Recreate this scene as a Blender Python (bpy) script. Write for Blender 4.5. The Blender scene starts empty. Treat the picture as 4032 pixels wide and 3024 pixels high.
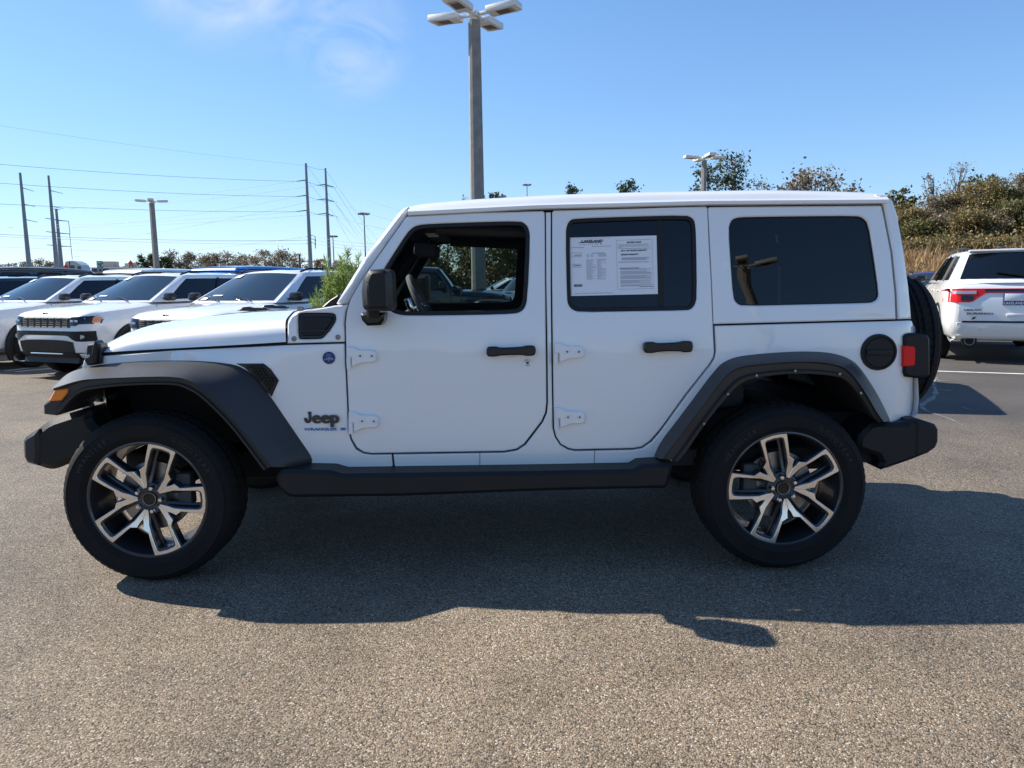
import bpy, bmesh, math, random
import numpy as np
from mathutils import Vector as V, Matrix
from mathutils.geometry import delaunay_2d_cdt
from mathutils.bvhtree import BVHTree
RD = math.radians
rnd = random.Random(7)
sc = bpy.context.scene
COL = sc.collection

# ------------------------------------------------------------------ camera
CF, CPOS = 2919.9, V((.1361, -4.3199, 1.3866))
CYAW, CPIT, CROL = -.02139, .13487, -.01125
_F = V((-math.sin(CYAW)*math.cos(CPIT), math.cos(CYAW)*math.cos(CPIT), -math.sin(CPIT)))
_R0 = V((math.cos(CYAW), math.sin(CYAW), 0)); _U0 = _R0.cross(_F)
_R = math.cos(CROL)*_R0+math.sin(CROL)*_U0
_U = -math.sin(CROL)*_R0+math.cos(CROL)*_U0
cd = bpy.data.cameras.new('camera'); cam = bpy.data.objects.new('camera', cd); COL.objects.link(cam)
cam.matrix_world = Matrix(((_R.x, _U.x, -_F.x, CPOS.x), (_R.y, _U.y, -_F.y, CPOS.y), (_R.z, _U.z, -_F.z, CPOS.z), (0, 0, 0, 1)))
cd.sensor_fit = 'HORIZONTAL'; cd.sensor_width = 36; cd.lens = CF/4032*36
cd.clip_start = .05; cd.clip_end = 3000
sc.camera = cam
# ------------------------------------------------------------------ light
SUN_TRAVEL = V((1.06, -.46, -1.0)).normalized()
SUN_STRENGTH, SKY_STRENGTH, EXPOSURE = 5.0, .112, .72
to_sun = -SUN_TRAVEL
elev = math.asin(to_sun.z)
w = bpy.data.worlds.new('World'); sc.world = w; w.use_nodes = True
nt = w.node_tree; nt.nodes.clear()
N = nt.nodes.new; L = nt.links.new
wo = N('ShaderNodeOutputWorld'); bg = N('ShaderNodeBackground'); sky = N('ShaderNodeTexSky')
sky.sky_type = 'NISHITA'; sky.sun_disc = False; sky.sun_elevation = elev
sky.sun_rotation = math.atan2(to_sun.x, to_sun.y)
sky.air_density = 1.0; sky.dust_density = 0; sky.ozone_density = 8.0; sky.altitude = 0
# thin high cloud wisps, part of the sky itself: streaky noise inside three patches of sky
tc = N('ShaderNodeTexCoord'); mp = N('ShaderNodeMapping'); mp.inputs['Scale'].default_value = (1.0, 1.0, 2.2)
mp.inputs['Rotation'].default_value = (0, RD(-35), RD(20))
nz = N('ShaderNodeTexNoise'); nz.inputs['Scale'].default_value = 9; nz.inputs['Detail'].default_value = 8; nz.inputs['Roughness'].default_value = .55
nz.inputs['Distortion'].default_value = .9
rp = N('ShaderNodeValToRGB'); rp.color_ramp.elements[0].position = .34; rp.color_ramp.elements[1].position = .78
mixc = N('ShaderNodeMix'); mixc.data_type = 'RGBA'
L(tc.outputs['Generated'], mp.inputs['Vector']); L(mp.outputs[0], nz.inputs['Vector']); L(nz.outputs['Fac'], rp.inputs[0])
acc = None
for az, el, rad, amt in ((-18.6, 23.2, 8.5, .85), (-19.2, 19.8, 4.0, .85), (-10.3, 17.2, 5.0, .65), (-30, 27, 9, .4)):
    dv = N('ShaderNodeVectorMath'); dv.operation = 'DOT_PRODUCT'; dv.inputs[1].default_value = (math.sin(RD(az))*math.cos(RD(el)), math.cos(RD(az))*math.cos(RD(el)), math.sin(RD(el)))
    mr_ = N('ShaderNodeMapRange'); mr_.interpolation_type = 'SMOOTHSTEP'; mr_.inputs[1].default_value = math.cos(RD(rad)); mr_.inputs[2].default_value = 1; mr_.inputs[4].default_value = amt
    L(tc.outputs['Generated'], dv.inputs[0]); L(dv.outputs['Value'], mr_.inputs[0])
    if acc is None: acc = mr_.outputs[0]
    else:
        mx_ = N('ShaderNodeMath'); mx_.operation = 'MAXIMUM'; L(acc, mx_.inputs[0]); L(mr_.outputs[0], mx_.inputs[1]); acc = mx_.outputs[0]
cm = N('ShaderNodeMath'); cm.operation = 'MULTIPLY'; L(acc, cm.inputs[0]); L(rp.outputs[0], cm.inputs[1])
# gentle roll-off so that the bright rim of the sky keeps its colour
num = N('ShaderNodeVectorMath'); num.operation = 'MULTIPLY'; num.inputs[1].default_value = (1.20, 1.28, 1.42)
den = N('ShaderNodeVectorMath'); den.operation = 'MULTIPLY_ADD'; den.inputs[1].default_value = (.085, .083, .083); den.inputs[2].default_value = (1, 1, 1)
div = N('ShaderNodeVectorMath'); div.operation = 'DIVIDE'
L(sky.outputs[0], num.inputs[0]); L(sky.outputs[0], den.inputs[0]); L(num.outputs[0], div.inputs[0]); L(den.outputs[0], div.inputs[1])
L(cm.outputs[0], mixc.inputs[0]); L(div.outputs[0], mixc.inputs[6]); mixc.inputs[7].default_value = (4.6, 5.0, 5.6, 1)
L(mixc.outputs[2], bg.inputs[0]); bg.inputs[1].default_value = SKY_STRENGTH; L(bg.outputs[0], wo.inputs[0])
sd = bpy.data.lights.new('sun', 'SUN'); sun = bpy.data.objects.new('sun', sd); COL.objects.link(sun)
sd.energy = SUN_STRENGTH; sd.angle = RD(.5); sd.color = (1, .94, .84)
sun.rotation_euler = SUN_TRAVEL.to_track_quat('-Z', 'Y').to_euler(); sun.location = (-20, 10, 20)
vs = sc.view_settings; vs.view_transform = 'Standard'; vs.look = 'None'; vs.exposure = EXPOSURE; vs.gamma = 1; vs.use_curve_mapping = False
sc.cycles.use_denoising = True; sc.cycles.max_bounces = 10; sc.cycles.transparent_max_bounces = 16
sc.cycles.sample_clamp_indirect = 6

# ------------------------------------------------------------------ pixel (photo) -> place
def ray(u, v): return _F+_R*((u-2016)/CF)+_U*((1512-v)/CF)
def PY(u, v, y): d = ray(u, v); return CPOS+d*((y-CPOS.y)/d.y)
def PZ(u, v, z=0): d = ray(u, v); return CPOS+d*((z-CPOS.z)/d.z)
def lerp(a, b, t): return a+(b-a)*t
def smooth(t): t = max(0, min(1, t)); return t*t*(3-2*t)
def interp(x, xs, ys): return float(np.interp(x, xs, ys))

# ------------------------------------------------------------------ materials
M = {}
def mat(name, base, rough=.5, metal=0, coat=0, coat_rough=.03, spec=.5, bump=0, bscale=50, emit=None, vary=0, vscale=8):
    m = bpy.data.materials.new(name); m.use_nodes = True; t = m.node_tree; b = t.nodes['Principled BSDF']
    b.inputs['Base Color'].default_value = (*base, 1); b.inputs['Roughness'].default_value = rough
    b.inputs['Metallic'].default_value = metal; b.inputs['Coat Weight'].default_value = coat
    b.inputs['Coat Roughness'].default_value = coat_rough; b.inputs['Specular IOR Level'].default_value = spec
    if emit: b.inputs['Emission Color'].default_value = (*emit[0], 1); b.inputs['Emission Strength'].default_value = emit[1]
    if bump or vary:
        co = t.nodes.new('ShaderNodeTexCoord')
    if bump:
        n = t.nodes.new('ShaderNodeTexNoise'); n.inputs['Scale'].default_value = bscale; n.inputs['Detail'].default_value = 4
        bp = t.nodes.new('ShaderNodeBump'); bp.inputs['Strength'].default_value = bump; bp.inputs['Distance'].default_value = .01
        t.links.new(co.outputs['Object'], n.inputs['Vector']); t.links.new(n.outputs['Fac'], bp.inputs['Height']); t.links.new(bp.outputs[0], b.inputs['Normal'])
    if vary:
        n = t.nodes.new('ShaderNodeTexNoise'); n.inputs['Scale'].default_value = vscale; n.inputs['Detail'].default_value = 6
        r = t.nodes.new('ShaderNodeValToRGB')
        r.color_ramp.elements[0].position = .3; r.color_ramp.elements[1].position = .72
        r.color_ramp.elements[0].color = (*[c*(1-vary) for c in base], 1); r.color_ramp.elements[1].color = (*[min(1, c*(1+vary)) for c in base], 1)
        t.links.new(co.outputs['Object'], n.inputs['Vector']); t.links.new(n.outputs['Fac'], r.inputs[0]); t.links.new(r.outputs[0], b.inputs['Base Color'])
    M[name] = m; return m
def glass(name, tint, refl=1.0, rough=.0, ior=1.5):
    m = bpy.data.materials.new(name); m.use_nodes = True; t = m.node_tree; t.nodes.clear()
    o = t.nodes.new('ShaderNodeOutputMaterial'); tr = t.nodes.new('ShaderNodeBsdfTransparent'); g = t.nodes.new('ShaderNodeBsdfGlossy')
    mx = t.nodes.new('ShaderNodeMixShader'); fr = t.nodes.new('ShaderNodeFresnel'); fr.inputs[0].default_value = ior
    tr.inputs[0].default_value = (*tint, 1); g.inputs['Roughness'].default_value = rough; g.inputs[0].default_value = (refl, refl, refl, 1)
    t.links.new(fr.outputs[0], mx.inputs[0]); t.links.new(tr.outputs[0], mx.inputs[1]); t.links.new(g.outputs[0], mx.inputs[2]); t.links.new(mx.outputs[0], o.inputs[0])
    M[name] = m; return m
mat('white_paint', (.80, .80, .79), .35, coat=1, coat_rough=.02)
mat('white_metal', (.72, .71, .67), .45, coat=.3, vary=.06, vscale=3)
mat('black_paint', (.012, .013, .015), .3, coat=1)
mat('teal_paint', (.010, .014, .019), .3, coat=1)
mat('blue_paint', (.012, .16, .52), .3, coat=1)
mat('purple_paint', (.06, .03, .16), .3, coat=1)
mat('trim_plastic', (.011, .0115, .0125), .5, spec=.3, bump=.12, bscale=900, vary=.18, vscale=5)
mat('flare_plastic', (.034, .0335, .034), .42, spec=.38, bump=.10, bscale=700, vary=.12, vscale=4)
mat('gloss_black', (.008, .008, .009), .3, coat=.15, spec=.35)
mat('seam_black', (.006, .006, .007), .8)
mat('interior_dark', (.017, .017, .018), .75, bump=.2, bscale=300)
mat('interior_grey', (.06, .062, .065), .7)
mat('headliner', (.03, .03, .032), .9)
mat('seat_cloth', (.03, .03, .034), .8, bump=.2, bscale=200)
mat('rubber', (.0075, .007, .007), .8, spec=.3, bump=.15, bscale=160, vary=.25, vscale=12)
mat('rubber_letter', (.018, .017, .017), .7)
mat('polished_alloy', (.80, .79, .77), .24, metal=1)
mat('dark_alloy', (.045, .047, .054), .34, metal=.55, coat=.5)
mat('chrome', (.8, .8, .82), .12, metal=1)
mat('steel', (.30, .29, .28), .4, metal=1, vary=.3, vscale=20)
mat('amber_lens', (.85, .22, .01), .18, coat=1)
mat('red_lens', (.78, .006, .010), .3, spec=.35)
mat('clear_lens', (.42, .46, .5), .12, coat=1, metal=.3)
mat('paper', (.78, .79, .80), .7)
mat('ink', (.02, .022, .05), .7)
mat('grey_ink', (.30, .31, .36), .7)
mat('badge_grey', (.05, .047, .05), .35, metal=.4)
mat('badge_blue', (.02, .17, .45), .4)
mat('badge_light', (.25, .42, .58), .4)
mat('screen_white', (.7, .72, .72), .4)
mat('dark_glass', (.004, .006, .010), .03, spec=.6)
mat('blue_glass', (.014, .024, .030), .04, spec=.75)
mat('concrete', (.25, .235, .215), .85, bump=.5, bscale=9, vary=.16, vscale=5)
mat('steel_pole', (.21, .235, .265), .5, metal=.25, vary=.1, vscale=.6)
mat('wire_metal', (.17, .20, .22), .6)
mat('wood_pole', (.10, .07, .05), .9)
mat('insulator', (.05, .16, .17), .4)
mat('led_panel', (.05, .045, .045), .4, bump=.6, bscale=60)
mat('sign_green', (.0, .16, .10), .5)
mat('sign_white', (.8, .8, .8), .5)
mat('sign_orange', (.9, .12, .015), .5)
mat('wall_paint', (.42, .40, .39), .8, vary=.06, vscale=.4)
mat('letter_blue', (.03, .04, .16), .6)
mat('truck_paint', (.42, .42, .46), .4, coat=.5)
mat('barrier', (.36, .33, .31), .9, vary=.12, vscale=.5)
mat('pale_concrete', (.42, .38, .32), .8)
mat('bark', (.13, .105, .085), .9, bump=.5, bscale=30, vary=.3, vscale=8)
def wavy(m):
    t = M[m].node_tree; b = t.nodes['Principled BSDF']; co = t.nodes.new('ShaderNodeTexCoord'); n = t.nodes.new('ShaderNodeTexNoise'); n.inputs['Scale'].default_value = 2.2; n.inputs['Detail'].default_value = 2
    bp = t.nodes.new('ShaderNodeBump'); bp.inputs['Strength'].default_value = .12; bp.inputs['Distance'].default_value = .05
    t.links.new(co.outputs['Object'], n.inputs['Vector']); t.links.new(n.outputs['Fac'], bp.inputs['Height']); t.links.new(bp.outputs[0], b.inputs['Coat Normal'])
wavy('white_paint')
glass('clear_glass', (.86, .92, .89), 1)
glass('open_glass', (.95, .97, .96), 1, 0, 1.10)
glass('far_glass', (.36, .45, .41), .7)
glass('tint_glass', (.055, .06, .065), 1.0, 0, 1.47)

def leaf_mat(name, cols, trans=.25):
    m = bpy.data.materials.new(name); m.use_nodes = True; t = m.node_tree; b = t.nodes['Principled BSDF']; o = t.nodes['Material Output']
    g = t.nodes.new('ShaderNodeNewGeometry'); r = t.nodes.new('ShaderNodeValToRGB'); cr = r.color_ramp
    while len(cr.elements) < len(cols): cr.elements.new(.5)
    for i, c in enumerate(cols): cr.elements[i].position = i/max(1, len(cols)-1); cr.elements[i].color = (*c, 1)
    t.links.new(g.outputs['Random Per Island'], r.inputs[0]); t.links.new(r.outputs[0], b.inputs['Base Color'])
    b.inputs['Roughness'].default_value = .6; b.inputs['Specular IOR Level'].default_value = .25
    tl = t.nodes.new('ShaderNodeBsdfTranslucent'); mx = t.nodes.new('ShaderNodeMixShader'); mx.inputs[0].default_value = trans
    t.links.new(r.outputs[0], tl.inputs[0]); t.links.new(b.outputs[0], mx.inputs[1]); t.links.new(tl.outputs[0], mx.inputs[2]); t.links.new(mx.outputs[0], o.inputs[0])
    M[name] = m; return m
leaf_mat('leaf_pine', [(.02, .035, .018), (.05, .075, .03), (.09, .11, .045)])
leaf_mat('leaf_olive', [(.09, .075, .028), (.19, .15, .058), (.26, .20, .088), (.32, .225, .105)])
leaf_mat('leaf_brown', [(.12, .10, .07), (.22, .175, .12), (.32, .255, .175)])
leaf_mat('leaf_green', [(.05, .06, .02), (.13, .125, .045), (.24, .19, .075)])
leaf_mat('leaf_feather', [(.13, .20, .04), (.24, .33, .08), (.38, .44, .16)], .45)
leaf_mat('dry_grass', [(.22, .13, .06), (.42, .28, .13), (.55, .40, .22), (.30, .16, .08)], .3)

# ------------------------------------------------------------------ mesh helpers
def finish(ob, ang=35):
    me = ob.data
    bm = bmesh.new(); bm.from_mesh(me); bmesh.ops.recalc_face_normals(bm, faces=bm.faces[:]); bm.to_mesh(me); bm.free()
    if ang:
        me.polygons.foreach_set('use_smooth', [True]*len(me.polygons)); me.set_sharp_from_angle(angle=RD(ang))
    return ob
def obj(name, verts, faces, m, parent=None, ang=35, fix=True):
    me = bpy.data.meshes.new(name); me.from_pydata([tuple(v) for v in verts], [], faces)
    ob = bpy.data.objects.new(name, me); COL.objects.link(ob)
    if m is not None: me.materials.append(M[m] if isinstance(m, str) else m)
    if parent is not None: ob.parent = parent
    if fix: finish(ob, ang)
    return ob
def tag(o, label=None, cat=None, group=None, kind=None):
    if label: o['label'] = label
    if cat: o['category'] = cat
    if group: o['group'] = group
    if kind: o['kind'] = kind
    return o
def thing(name, label, cat, loc=(0, 0, 0), rz=0, group=None):
    o = bpy.data.objects.new(name, None); COL.objects.link(o); o.location = loc; o.rotation_euler = (0, 0, rz); o.empty_display_size = .2
    return tag(o, label, cat, group)
def copy_tree(o, parent=None, swap=None, skip=()):
    c = o.copy(); COL.objects.link(c)
    if parent is not None: c.parent = parent
    if swap and c.type == 'MESH':
        for i, s in enumerate(c.material_slots):
            if s.material and s.material.name in swap:
                nm_ = swap[s.material.name]; s.link = 'OBJECT'; s.material = M[nm_]
    for ch in list(o.children):
        if ch.name.split('.')[0] not in skip: copy_tree(ch, c, swap, skip)
    return c
class MB:
    def __init__(s): s.v = []; s.f = []
    def add(s, vs, fs):
        k = len(s.v); s.v += [V(v) for v in vs]; s.f += [tuple(i+k for i in f) for f in fs]
    def box(s, c, d, rz=0, rx=0, ry=0, r=0):
        mt = Matrix.Translation(V(c)) @ Matrix.Rotation(rz, 4, 'Z') @ Matrix.Rotation(ry, 4, 'Y') @ Matrix.Rotation(rx, 4, 'X')
        bm = bmesh.new(); bmesh.ops.create_cube(bm, size=1)
        for v in bm.verts: v.co = V((v.co.x*d[0], v.co.y*d[1], v.co.z*d[2]))
        if r: bmesh.ops.bevel(bm, geom=bm.edges[:]+bm.verts[:], offset=r, segments=2, affect='EDGES', profile=.5)
        bm.verts.ensure_lookup_table()
        s.add([mt @ v.co for v in bm.verts], [[v.index for v in f.verts] for f in bm.faces]); bm.free()
    def tube(s, pts, rad, n=8, cap=True):
        pts = [V(p) for p in pts]; k = len(pts)
        rad = rad if isinstance(rad, (list, tuple)) else [rad]*k
        vs = []; fs = []; up = None
        for i, p in enumerate(pts):
            d = (pts[min(i+1, k-1)]-pts[max(i-1, 0)]).normalized()
            a = d.cross(V((0, 0, 1)) if abs(d.z) < .9 else V((1, 0, 0))).normalized()
            if up is not None and a.dot(up) < 0: a = -a
            up = a; b = d.cross(a)
            for j in range(n):
                t = 2*math.pi*j/n; vs.append(p+(a*math.cos(t)+b*math.sin(t))*rad[i])
        for i in range(k-1):
            for j in range(n): fs.append((i*n+j, i*n+(j+1) % n, (i+1)*n+(j+1) % n, (i+1)*n+j))
        if cap: fs.append(tuple(range(n-1, -1, -1))); fs.append(tuple((k-1)*n+j for j in range(n)))
        s.add(vs, fs)
    def grid(s, rows, close=False):
        m = len(rows[0]); vs = [p for r in rows for p in r]; fs = []
        for i in range(len(rows)-1):
            for j in range(m if close else m-1):
                fs.append((i*m+j, i*m+(j+1) % m, (i+1)*m+(j+1) % m, (i+1)*m+j))
        s.add(vs, fs)
    def lathe_y(s, prof, n=48, c=(0, 0, 0), mod=None):
        rows = []
        for i, (r, y) in enumerate(prof):
            row = []
            for j in range(n):
                t = 2*math.pi*j/n; rr = r*(mod(i, j) if mod else 1)
                row.append(V((c[0]+rr*math.cos(t), c[1]+y, c[2]+rr*math.sin(t))))
            rows.append(row)
        s.grid(rows, True)
    def build(s, name, m, parent=None, ang=35, fix=True): return obj(name, s.v, s.f, m, parent, ang, fix)

def chaikin(p, n=1):
    for _ in range(n):
        q = []
        for i in range(len(p)):
            a, b = V(p[i]), V(p[(i+1) % len(p)]); q += [a*.75+b*.25, a*.25+b*.75]
        p = q
    return p
def area(p): return .5*sum(p[i][0]*p[(i+1) % len(p)][1]-p[(i+1) % len(p)][0]*p[i][1] for i in range(len(p)))
def offset(p, d):      # inward for a counter-clockwise loop
    q = []; n = len(p)
    for i in range(n):
        a, b, c = V(p[i-1]), V(p[i]), V(p[(i+1) % n])
        e1 = (b-a).normalized(); e2 = (c-b).normalized()
        n1 = V((-e1.y, e1.x)); n2 = V((-e2.y, e2.x)); m = n1+n2
        if m.length < 1e-4: m = n1
        m.normalize(); k = max(.45, m.dot(n1)); q.append(b+m*(d/k))
    return q
def inside(pt, p):
    x, y = pt; r = False; n = len(p); j = n-1
    for i in range(n):
        if (p[i][1] > y) != (p[j][1] > y) and x < (p[j][0]-p[i][0])*(y-p[i][1])/(p[j][1]-p[i][1])+p[i][0]: r = not r
        j = i
    return r
def clean(p, eps=1e-4):
    q = []
    for a in p:
        a = V((a[0], a[1]))
        if not q or (a-q[-1]).length > eps: q.append(a)
    if (q[0]-q[-1]).length < eps: q.pop()
    return q
def plate(outer, holes=(), bevel=.006, grid=0):
    """2-D sheet with chamfer ring: returns verts [(x,z,depth)], tris, boundary loops (index lists)."""
    outer = clean(outer); outer = outer if area(outer) > 0 else outer[::-1]
    hs = []
    for h in holes:
        h = clean(h); hs.append(h if area(h) < 0 else h[::-1])
    pts = []; edges = []; dep = []; loops = []; rings = []
    for lp in [outer]+hs:
        k = len(pts); n = len(lp)
        pts += lp; dep += [1 if bevel else 0]*n; edges += [(k+i, k+(i+1) % n) for i in range(n)]; loops.append(list(range(k, k+n)))
        if bevel:
            q = offset(lp, bevel); k = len(pts); pts += q; dep += [0]*n; edges += [(k+i, k+(i+1) % n) for i in range(n)]; rings.append(q)
    if grid:
        xs = [p[0] for p in outer]; zs = [p[1] for p in outer]
        allp = [p for p in pts]; A = np.array([[p[0], p[1]] for p in allp])
        x = min(xs)+grid*.5
        while x < max(xs):
            z = min(zs)+grid*.5
            while z < max(zs):
                if inside((x, z), outer) and not any(inside((x, z), h) for h in hs):
                    if np.min((A[:, 0]-x)**2+(A[:, 1]-z)**2) > (grid*.35)**2: pts.append(V((x, z))); dep.append(0)
                z += grid
            x += grid
    vo, eo, fo, ov, oe, of = delaunay_2d_cdt(pts, edges, [], 0, 1e-6)
    mp = {}; dd = []
    for i, o in enumerate(ov):
        dd.append(max(dep[k] for k in o) if o else 0)
        for k in o: mp[k] = i
    tris = []
    for f in fo:
        c = sum((vo[i] for i in f), V((0, 0)))/len(f)
        if inside(c, outer) and not any(inside(c, h) for h in hs): tris.append(tuple(f))
    return [(p.x, p.y, d) for p, d in zip(vo, dd)], tris, [[mp[i] for i in lp] for lp in loops]

# side of the big white car: half width at height z, station x
PZS = [.38, .47, .56, .70, .85, 1.0, 1.12, 1.215, 1.23, 1.45, 1.72, 1.85]
PYS = [.760, .778, .790, .797, .800, .800, .795, .787, .784, .752, .708, .690]
def prof(x, z):
    y = interp(z, PZS, PYS)
    y -= .15*smooth((-.82-x)/1.05)
    if x > 2.02: y -= .085*min(1.3, ((x-2.02)/.17))**2
    return y
def PS(u, v, off=0):
    y = -.79
    for _ in range(12):
        p = PY(u, v, y); y = -(prof(p.x, p.z)+off)
    return PY(u, v, y)
def side_poly(px, n=0, off=0):
    p = [PS(u, v, off) for u, v in px]; p = [V((a.x, a.z)) for a in p]
    return chaikin(p, n) if n else p
def panel(name, outer, m, parent, holes=(), off=0, thick=.03, bevel=.005, grid=.07, side=-1, flat=None, ang=30):
    """outer/holes are (x,z) loops; sheet follows the body side (or the plane y=flat), edges chamfered and turned inward."""
    vs, tr, loops = plate(outer, holes, bevel, grid)
    def yy(x, z): return (-flat if flat is not None else prof(x, z)+off)
    P = [V((x, side*(yy(x, z)-d*bevel), z)) for x, z, d in vs]
    F = list(tr)
    for lp in loops:
        k = len(P); n = len(lp)
        P += [V((P[i].x, P[i].y-side*thick, P[i].z)) for i in lp]
        F += [(lp[i], lp[(i+1) % n], k+(i+1) % n, k+i) for i in range(n)]
    return obj(name, P, F, m, parent, ang)
def slab(name, poly, y0, y1, m, parent, cham=.01, ang=35):
    """(x,z) loop extruded from y0 to y1 with chamfered ends."""
    vs, tr, loops = plate(poly, (), cham, 0); s = 1 if y1 > y0 else -1
    lp = loops[0]; n = len(lp); k = len(vs)
    P = [V((x, y0+s*d*cham, z)) for x, z, d in vs]+[V((x, y1-s*d*cham, z)) for x, z, d in vs]
    F = list(tr)+[tuple(i+k for i in f) for f in tr]+[(lp[i], lp[(i+1) % n], k+lp[(i+1) % n], k+lp[i]) for i in range(n)]
    return obj(name, P, F, m, parent, ang)
def ypoly(px, y, n=0):
    p = [PY(u, v, y) for u, v in px]; p = [V((a.x, a.z)) for a in p]
    return chaikin(p, n) if n else p
def resample(p, n):
    p = [V(a) for a in p]; d = [0]
    for i in range(1, len(p)): d.append(d[-1]+(p[i]-p[i-1]).length)
    out = []
    for k in range(n):
        t = d[-1]*k/(n-1); j = min(len(p)-2, max(0, int(np.searchsorted(d, t, 'right'))-1))
        out.append(p[j].lerp(p[j+1], (t-d[j])/max(1e-9, d[j+1]-d[j])))
    return out
def curve(p, n=2):       # smooth an open polyline, ends kept
    p = [V(a) for a in p]
    for _ in range(n):
        q = [p[0]]
        for i in range(len(p)-1): q += [p[i]*.75+p[i+1]*.25, p[i]*.25+p[i+1]*.75]
        p = q+[p[-1]]
    return p
def text(name, s, size, m, parent, origin, xdir, ydir, extrude=.001, bold=0, sx=1, align='LEFT', shear=0, sp=1):
    c = bpy.data.curves.new(name, 'FONT'); c.body = s; c.size = size; c.extrude = extrude; c.offset = bold; c.align_x = align; c.shear = shear; c.space_character = sp
    c.resolution_u = 3
    o = bpy.data.objects.new('tmp', c); me = bpy.data.meshes.new_from_object(o); bpy.data.objects.remove(o); bpy.data.curves.remove(c)
    X = V(xdir).normalized(); Yv = V(ydir).normalized(); Z = X.cross(Yv)
    me.transform(Matrix(((X.x*sx, Yv.x, Z.x, origin[0]), (X.y*sx, Yv.y, Z.y, origin[1]), (X.z*sx, Yv.z, Z.z, origin[2]), (0, 0, 0, 1))))
    me.name = name; ob = bpy.data.objects.new(name, me); COL.objects.link(ob); me.materials.clear(); me.materials.append(M[m]); ob.parent = parent
    return ob
def mirror(ob, name=None, parent=None):
    me = ob.data.copy(); me.transform(Matrix.Scale(-1, 4, (0, 1, 0))); me.flip_normals()
    o = bpy.data.objects.new(name or ob.name.split('.')[0], me); COL.objects.link(o); o.parent = parent if parent is not None else ob.parent
    return o

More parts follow.
